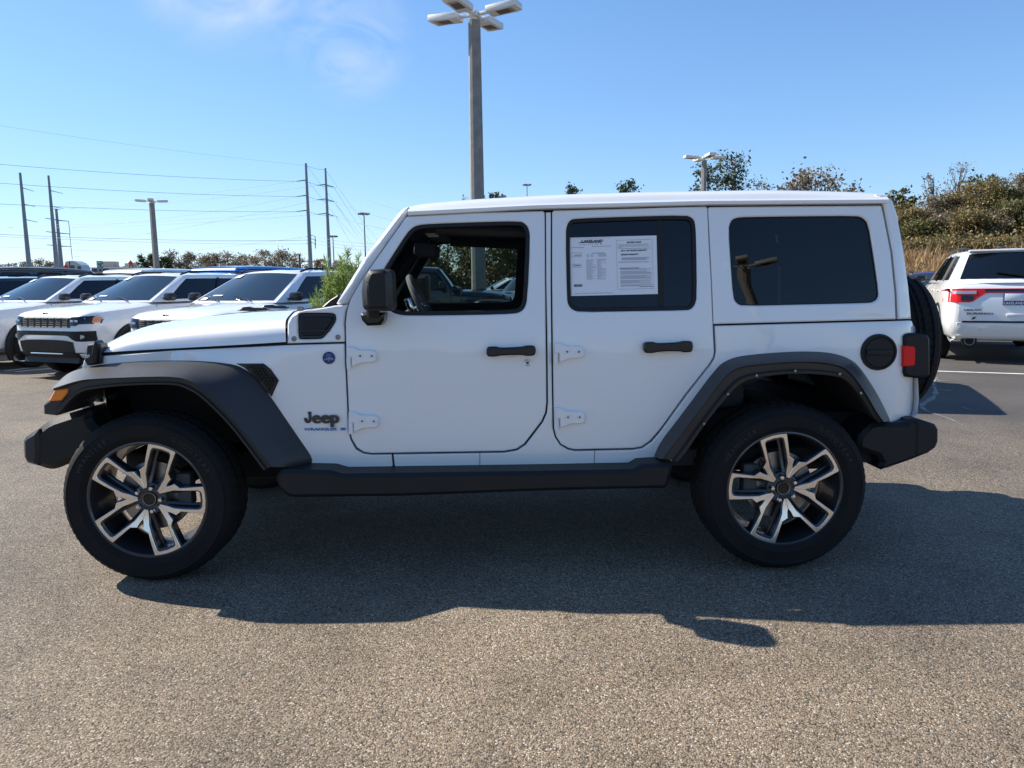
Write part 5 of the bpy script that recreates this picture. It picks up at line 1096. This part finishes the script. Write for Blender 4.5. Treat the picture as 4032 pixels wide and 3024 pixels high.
for u0, v0, u1, v1, r in ((1316, 737, 1660, 852, .04), (1320, 794, 1640, 890, .04), (1322, 851, 1630, 922, .04), (1282, 668, 1720, 790, .015), (1246, 932, 1500, 960, .03), (1246, 946, 1500, 972, .03), (1246, 960, 1500, 985, .03)): wpx(u0, v0, 140, u1, v1, 105, .3, r)
for u0, v0, u1, v1 in ((1210, 655, 1500, 1010), (1216, 716, 1450, 985), (1286, 675, 1545, 1010), (1316, 740, 1510, 1010), (1320, 800, 1480, 1010), (1322, 855, 1420, 1000)): wpx(u0, v0, 135, u1, v1, 330, 1.0, .03)

# ================================================================== road side: wall, building, truck, signs
def at(u, v, D): return PY(u, v, CPOS.y+D)
a, b_ = at(-120, 1052, 120), at(300, 1052, 120)
mb = MB(); mb.box(((a.x+b_.x)/2, a.y, (a.z)/2), (abs(b_.x-a.x), .5, a.z)); tag(mb.build('barrier_wall', 'barrier', None), 'long low concrete highway barrier wall on the far left', 'wall')
a, b_ = at(360, 1057, 150), at(510, 1059, 150); BL = thing('store_building', 'low pale building with dark blue letters beyond the parked cars', 'building', ((a.x+b_.x)/2, a.y, 0))
wd = b_.x-a.x; mb = MB(); mb.box((0, 8, a.z/2), (wd, 16, a.z)); mb.build('wall', 'wall_paint', BL); mb = MB(); mb.box((0, 8, a.z+.1), (wd+.4, 16.4, .2)); mb.build('roof_edge', 'white_metal', BL)
q_ = at(362, 1070, 149.9); text('wall_lettering', 'ER ION', 1.0, 'letter_blue', BL, (q_.x-BL.location.x, -.1, q_.z), (1, 0, 0), (0, 0, 1), .02, .04, 1.0)
mb = MB(); mb.box((-3, 6, a.z+.8), (2.4, 2.4, 1.4)); mb.build('roof_unit', 'barrier', BL); mb = MB(); mb.box((1.2, 6, a.z+.6), (1.6, 2, 1.0)); mb.build('roof_unit', 'barrier', BL)
# truck tractor, side-on
a, b_ = at(272, 1027, 110), at(352, 1080, 110); TK = thing('truck_tractor', 'pale grey sleeper truck tractor driving on the highway', 'truck', (a.x, a.y, 0)); L_ = b_.x-a.x; zt, zb_ = a.z, b_.z-1.2
prf = [(0, zb_), (L_*1.15, zb_), (L_*1.15, zb_+1.3), (L_*1.0, zb_+1.55), (L_*.88, zb_+1.75), (L_*.80, zb_+2.5), (L_*.55, zt-.05*(zt-zb_)), (L_*.40, zt), (L_*.06, zt-.05), (0, zt-.35)]
slab('cab', prf, -1.2, 1.2, 'truck_paint', TK, .08)
mb = MB(); mb.box((L_*.40, -1.22, zt-.9), (.55, .05, .42)); mb.box((L_*.42, -1.22, zb_+1.7), (.45, .05, .6)); mb.box((L_*.74, -1.22, zb_+2.0), (.5, .05, .7)); mb.build('cab_window', 'dark_glass', TK)
mb = MB(); mb.box((L_*.26, -1.22, (zt+zb_)/2+.3), (.09, .06, (zt-zb_)*.75)); mb.build('fairing_gap', 'seam_black', TK)
mb = MB(); mb.box((L_*.10, -1.25, zb_+1.95), (1.3, .1, .16), r=.04); mb.box((L_*.10, -1.25, zb_+1.55), (1.3, .1, .16), r=.04); mb.build('chrome_strip', 'screen_white', TK)
for i, x in enumerate((.1, .35, 1.0)): mb = MB(); mb.lathe_y([(0, -1.25), (.45, -1.25), (.5, -1.2), (.5, -.9)], 20, (L_*x, 0, .5)); mb.build('wheel', 'rubber', TK)
# exit sign
a, b_ = at(379.5, 1027.5, 105), at(406, 1054, 105); ES = thing('exit_sign', 'green highway exit sign with white lettering', 'sign', ((a.x+b_.x)/2, a.y, 0)); wd, ht = b_.x-a.x, a.z-b_.z; zc = (a.z+b_.z)/2
mb = MB(); mb.box((0, 0, zc), (wd, .08, ht), r=.03); mb.build('sign_panel', 'sign_green', ES)
mb = MB(); mb.tube([(-wd*.3, .08, 0), (-wd*.3, .08, zc+ht*.4)], .07, 6); mb.tube([(wd*.3, .08, 0), (wd*.3, .08, zc+ht*.4)], .07, 6); mb.build('sign_post', 'steel_pole', ES)
text('sign_lettering', 'EXIT', ht*.34, 'sign_white', ES, (-.02*wd, -.05, zc+ht*.14), (1, 0, 0), (0, 0, 1), .004, .01, 1.05, 'CENTER')
text('sign_lettering', '31', ht*.42, 'sign_white', ES, (-wd*.42, -.05, zc-ht*.36), (1, 0, 0), (0, 0, 1), .004, .012, 1.0)
mb = MB(); d1 = V((.707, 0, .707)); c0 = V((wd*.22, -.05, zc-ht*.32)); mb.tube([c0, c0+d1*ht*.30], ht*.035, 6); t0 = c0+d1*ht*.42; mb.add([t0, t0-d1*ht*.2+V((ht*.10, 0, -ht*.10)), t0-d1*ht*.2-V((ht*.10, 0, -ht*.10))], [(0, 1, 2)]); mb.build('sign_arrow', 'sign_white', ES, 0)
for (u, v, D, hs, lb) in ((260.5, 1050, 80, 1.0, 'orange diamond road-work sign beside the truck'), (514.5, 1037, 90, 1.0, 'orange diamond road-work sign on a post left of the trees')):
    p = at(u, v, D); S = thing('road_work_sign', lb, 'sign', (p.x, p.y, 0), 0, 'orange road-work signs'); r = 12.5/CF*D
    mb = MB(); mb.add([(-r*.85, 0, p.z), (0, 0, p.z-r), (r*.85, 0, p.z), (0, 0, p.z+r), (-r*.85, .04, p.z), (0, .04, p.z-r), (r*.85, .04, p.z), (0, .04, p.z+r)], [(0, 1, 2, 3), (7, 6, 5, 4), (0, 4, 5, 1), (1, 5, 6, 2), (2, 6, 7, 3), (3, 7, 4, 0)]); mb.build('sign_panel', 'sign_orange', S, 0)
    mb = MB()
    for q in (-.25, 0, .25): mb.box((0, -.01, p.z+q*r), (r*.7, .01, r*.10))
    mb.build('sign_lettering', 'seam_black', S, 0)
    mb = MB(); mb.tube([(-r*.45, .06, 0), (-r*.45, .06, p.z)], .05, 6); mb.tube([(r*.45, .06, 0), (r*.45, .06, p.z)], .05, 6); mb.build('sign_post', 'wood_pole', S)

# ================================================================== vegetation
def leaf_cluster(mb, c, spread, n, size, rng, flat=1.0, elong=1.0):
    for _ in range(n):
        p = c+V((rng.gauss(0, spread), rng.gauss(0, spread), rng.gauss(0, spread*flat)))
        a = V((rng.gauss(0, 1), rng.gauss(0, 1), rng.gauss(0, 1))).normalized(); b = a.cross(V((rng.gauss(0, 1), rng.gauss(0, 1), rng.gauss(0, 1)))).normalized()
        s = size*rng.uniform(.6, 1.4); a = a*s*elong; b = b*s*.6; k = len(mb.v)
        mb.v += [p-a, p+b, p+a, p-b]; mb.f.append((k, k+1, k+2, k+3))
def tree(name, label, x, y, z0, h, wd, leaf, seed, kind='round', n=34, m=70, size=.16, group=None, dens=1.0, trunk=.18, cat='tree'):
    rng = random.Random(seed); T = thing(name, label, cat, (x, y, z0), rng.uniform(0, 6), group); tk = MB(); cr = MB()
    lean = V((rng.uniform(-.06, .06), rng.uniform(-.06, .06), 1)); top = lean*h*.92
    tk.tube([(0, 0, -.3), lean*h*.3, lean*h*.62+V((rng.uniform(-.2, .2), 0, 0)), top], [trunk, trunk*.8, trunk*.5, trunk*.12], 7)
    cl = []
    for i in range(n):
        f = (i+.5)/n; t = rng.uniform(0, 6.283)
        if kind == 'pine':
            z = h*rng.uniform(.32, 1.0); r = wd*.5*(1.08-(z/h-.32)*.75)*rng.uniform(.2, 1.05)
        elif kind == 'bush':
            z = h*rng.uniform(.05, .95); r = wd*.5*math.sqrt(max(0, 1-((z/h-.35)/.68)**2))*rng.uniform(.3, 1.0)
        else:
            u_ = rng.uniform(-.75, 1); z = h*(.62+.36*u_); r = wd*.5*math.sqrt(max(.02, 1-u_*u_*.9))*rng.uniform(.35, 1.05)
        c = V((r*math.cos(t), r*math.sin(t), z))+lean*0; cl.append(c)
        zb = max(h*.16, z*rng.uniform(.55, .8)) if kind != 'pine' else z*rng.uniform(.86, .97)
        st = V((lean.x*zb, lean.y*zb, zb)); md = st.lerp(c, .5)+V((0, 0, -.04*h if kind != 'pine' else .0))
        tk.tube([st, md, c], [trunk*.34, trunk*.2, trunk*.06], 4, False)
        for q in range(3):
            e = c+V((rng.gauss(0, wd*.09), rng.gauss(0, wd*.09), rng.gauss(0, wd*.06)+.03*h)); tk.tube([md.lerp(c, .6), e], [trunk*.09, trunk*.03], 3, False)
    for c in cl:
        k = int(m*dens*rng.uniform(.35, 1.5)); leaf_cluster(cr, c, wd*.075*rng.uniform(.7, 1.5), k, size, rng, .7)
    tk.build('trunk', 'bark', T, 40); cr.build('crown', leaf, T, 0, False); return T
# far treeline left (beyond the road)
rr = random.Random(3)
FT = 'leafless brown trees of the far treeline'
def px_tree(u, vtop, D, wpx_, leaf, seed, label, kind='round', group=None, z0=0, **k):
    p = at(u, vtop, D); return tree(k.pop('name', 'tree'), label, p.x, p.y, z0, p.z-z0, wpx_/CF*D, leaf, seed, kind, group=group, **k)
for i, (u, v, w_, lf) in enumerate([(600, 1003, 60, 'leaf_pine'), (560, 1006, 60, 'leaf_pine'), (650, 1012, 70, 'leaf_pine'), (700, 994, 110, 'leaf_brown'), (775, 995, 100, 'leaf_brown'), (840, 1005, 90, 'leaf_brown'), (905, 990, 120, 'leaf_brown'), (975, 1000, 110, 'leaf_brown'), (1040, 988, 100, 'leaf_brown'), (1110, 990, 110, 'leaf_brown'), (1165, 1000, 80, 'leaf_brown'), (1262, 1020, 60, 'leaf_brown'), (1340, 1030, 80, 'leaf_brown')]):
    px_tree(u, v, rr.uniform(170, 200), w_*1.15, lf, 100+i, 'dark pine of the far treeline behind the distant lamp post' if lf == 'leaf_pine' else 'bare brown tree of the far treeline above the white crossovers', group='far pines' if lf == 'leaf_pine' else FT, n=34, m=90, size=.19, trunk=.24)
for i, (u, v, w_) in enumerate([(-20, 1032, 90), (40, 1028, 90), (95, 1033, 80), (160, 1026, 90), (200, 1030, 60), (320, 1040, 60), (440, 1044, 70), (480, 1046, 50)]):
    px_tree(u, v, 230, w_, 'leaf_brown', 140+i, 'low grey-brown tree on the horizon at the far left', group='horizon trees at the far left', n=24, m=70, size=.22, trunk=.26)
# right bank: sloped terrain with dry grass, wooded hill above
def bank_z(x, y): # terrain rise behind the car park
    e = y-(26+max(0, (12-x))*.55); return (max(0, min(1, e/8))*2.2+max(0, min(1, (e-8)/26))*2.6)*smooth((x-7)/9)
rows = []
for j in range(26):
    y = 20+j*2.6; rows.append([V((x, y, bank_z(x, y)+.10*math.sin(x*1.7+y)+(-.25 if bank_z(x, y) <= 0 else 0))) for x in np.linspace(-6, 62, 35)])
mb = MB(); mb.grid(rows); tag(mb.build('grass_bank', 'grass_field', None, 60), kind='structure')
gr = MB(); rg = random.Random(11)
for i in range(26000):
    x = rg.uniform(6, 44); y = rg.uniform(26, 42); z = bank_z(x, y)
    if z <= .12 or z > 2.9: continue
    h_ = rg.uniform(.35, .8)*(1.5 if rg.random() < .15 else 1); a = rg.uniform(0, 6.283); w_ = rg.uniform(.010, .032); d_ = V((math.cos(a), math.sin(a), 0)); tip = V((x, y, z))+V((rg.gauss(0, .25), rg.gauss(0, .25), h_)); k = len(gr.v)
    b0 = V((x, y, z-.05)); md = b0.lerp(tip, .55)+V((0, 0, .08)); gr.v += [b0-d_*w_, b0+d_*w_, md+d_*w_*1.2, tip, md-d_*w_*1.2]; gr.f.append((k, k+1, k+2, k+3, k+4))
tag(gr.build('dry_grass', 'dry_grass', None, 0, False), 'tall tan dry grass covering the bank', 'grass', kind='stuff')
HL_ = 'wooded hill shrubs'
k_ = 0
def hill(u, vtop, D, wpx_, leaf, kind='bush', label=None, group=HL_, **kw):
    global k_; k_ += 1
    p = at(u, vtop, D); z0 = bank_z(p.x, p.y); 
    return tree(kw.pop('name', 'shrub'), label or 'dense olive and brown shrub on the wooded hill behind the bank', p.x, p.y, z0-.2, p.z-z0+.2, wpx_/CF*D, leaf, 300+k_, kind, group=group, **kw)
# dense front mass on the right
HK = {'leaf_olive': 'olive-leaved shrub on the wooded hill behind the bank', 'leaf_green': 'green-leaved shrub on the wooded hill behind the bank', 'leaf_brown': 'brown half-bare shrub on the wooded hill behind the bank'}
for u, v, D, w_, lf in ((3600, 830, 52, 190, 'leaf_olive'), (3690, 775, 53, 170, 'leaf_brown'), (3775, 765, 52, 180, 'leaf_olive'), (3865, 715, 54, 210, 'leaf_olive'), (3950, 740, 53, 150, 'leaf_green'), (4025, 680, 54, 210, 'leaf_brown'), (4130, 665, 55, 240, 'leaf_olive'), (3640, 880, 47, 170, 'leaf_green'), (3740, 850, 47, 170, 'leaf_brown'), (3830, 835, 46, 190, 'leaf_olive'), (3925, 830, 46, 170, 'leaf_brown'), (4020, 800, 46, 190, 'leaf_green'), (4110, 780, 46, 200, 'leaf_olive'), (3555, 815, 58, 150, 'leaf_green'), (4270, 660, 55, 240, 'leaf_olive'), (4400, 680, 55, 230, 'leaf_green'), (4520, 670, 55, 240, 'leaf_olive')):
    hill(u, v, D, w_*1.12, lf, label=HK[lf], group='wooded hill: '+lf[5:]+' shrubs', n=46, m=int(300 if lf != 'leaf_brown' else 150), size=.075, trunk=.12)
for u, v, D, w_ in ((3620, 960, 41, 220), (3760, 950, 41, 220), (3900, 945, 41, 240), (4040, 940, 41, 240)):
    hill(u, v, D, w_*1.2, 'leaf_olive', label='low olive shrub at the top edge of the dry grass bank', group='low shrubs at the top of the bank', n=44, m=200, size=.075, trunk=.08)
hill(3778, 640, 57, 170, 'leaf_brown', 'round', 'nearly bare grey tree rising from the wooded hill top', None, name='tree', n=44, m=12, size=.08, trunk=.15)
hill(3690, 672, 57, 120, 'leaf_brown', 'round', 'small bare grey tree left on the wooded hill top', None, name='tree', n=22, m=14, size=.10, trunk=.14)
hill(3870, 700, 66, 170, 'leaf_pine', 'round', 'dark green tree top just over the wooded hill', None, name='tree', n=22, m=50, size=.14, trunk=.14)
hill(3535, 742, 60, 140, 'leaf_green', 'round', 'grey-green tree beside the rear corner of the car roof', None, name='tree', n=34, m=60, size=.14, trunk=.14)
hill(2800, 640, 62, 150, 'leaf_pine', 'pine', 'tall pine with an open crown behind the right lamp post', None, name='pine_tree', n=40, m=26, size=.12, trunk=.17)
hill(2888, 608, 60, 190, 'leaf_pine', 'pine', 'tallest pine right of the right lamp post', None, name='pine_tree', n=52, m=26, size=.12, trunk=.18)
for u, v, w_, lb in ((2256, 730, 80, 'pine top poking over the car roof above the rear door'), (2472, 722, 85, 'pine top poking over the car roof right of the rear door'), (1960, 762, 60, 'small pine top just right of the tall lamp post')):
    hill(u, v, 70, w_*1.5, 'leaf_pine', 'pine', lb, None, name='pine_tree', n=44, m=70, size=.13, trunk=.16)
hill(1835, 748, 70, 80, 'leaf_brown', 'round', 'bare twiggy tree top just left of the tall lamp post', None, name='tree', n=22, m=12, size=.1, trunk=.13)
hill(3215, 678, 60, 280, 'leaf_brown', 'round', 'broad brown-leaved oak crown above the rear quarter window', None, name='oak_tree', n=60, m=44, size=.14, trunk=.2)
hill(3010, 712, 62, 130, 'leaf_brown', 'round', 'pale half-bare tree right of the pines', None, name='tree', n=28, m=24, size=.12, trunk=.14)
hill(3095, 725, 62, 120, 'leaf_brown', 'round', 'thin reddish half-bare tree left of the broad oak', None, name='tree', n=24, m=20, size=.12, trunk=.14)
# the same wood continues behind the car, seen through its windows
for i, (u, v, D, w_) in enumerate(((1640, 960, 62, 200), (1760, 900, 62, 240), (1900, 860, 62, 260), (2060, 840, 62, 260), (2240, 850, 60, 260), (2420, 850, 60, 260), (2600, 850, 60, 260), (2800, 850, 60, 260), (3000, 850, 60, 260), (3200, 850, 60, 260), (3400, 850, 58, 260))):
    hill(u, v, D, w_*1.2, 'leaf_green' if i % 2 else 'leaf_olive', label='dark green shrub of the wood behind the foreground car', group='wood behind the foreground car', n=46, m=150, size=.13, trunk=.12)
# feathery green bush beside the bonnet
def feather_bush():
    p = at(1355, 1015, 7.4); rng = random.Random(5); T = thing('feathery_bush', 'light green feathery bush beside the windscreen of the white car', 'bush', (p.x, p.y, 0)); st = MB(); lf = MB()
    for i in range(330):
        a = rng.uniform(0, 6.283); r = rng.random()**.6; h_ = p.z*(rng.uniform(.60, .98) if rng.random() < .85 else rng.uniform(.95, 1.06))*(1.0-.30*r*r); out = V((math.cos(a), math.sin(a), 0))*r*.34
        b0 = V((out.x*.25, out.y*.25, .0)); mid = V((out.x*.75, out.y*.75, h_*.62)); tip = V((out.x*1.1+rng.gauss(0, .04), out.y*1.1, h_))
        if rng.random() < .12: tip = mid+out.normalized()*rng.uniform(.10, .26)+V((0, 0, rng.uniform(-.06, .10)))
        pts = curve([b0, mid, mid.lerp(tip, .6)+V((0, 0, .03)), tip], 2); st.tube(pts, [.004]*(len(pts)-1)+[.0015], 3, False)
        for q in range(80):
            t = rng.uniform(.34, 1); s = pts[min(len(pts)-2, int(t*(len(pts)-1)))].lerp(pts[min(len(pts)-1, int(t*(len(pts)-1))+1)], rng.random()); e = s+V((rng.gauss(0, .036), rng.gauss(0, .036), rng.gauss(.028, .034))); d_ = (e-s); n_ = d_.cross(V((rng.gauss(0, 1), rng.gauss(0, 1), rng.gauss(0, 1)))).normalized()*.0042; k = len(lf.v)
            lf.v += [s, s.lerp(e, .5)+n_, e, s.lerp(e, .5)-n_]; lf.f.append((k, k+1, k+2, k+3))
    st.build('stems', 'leaf_feather', T, 40, False); lf.build('leaves', 'leaf_feather', T, 0, False)
feather_bush()
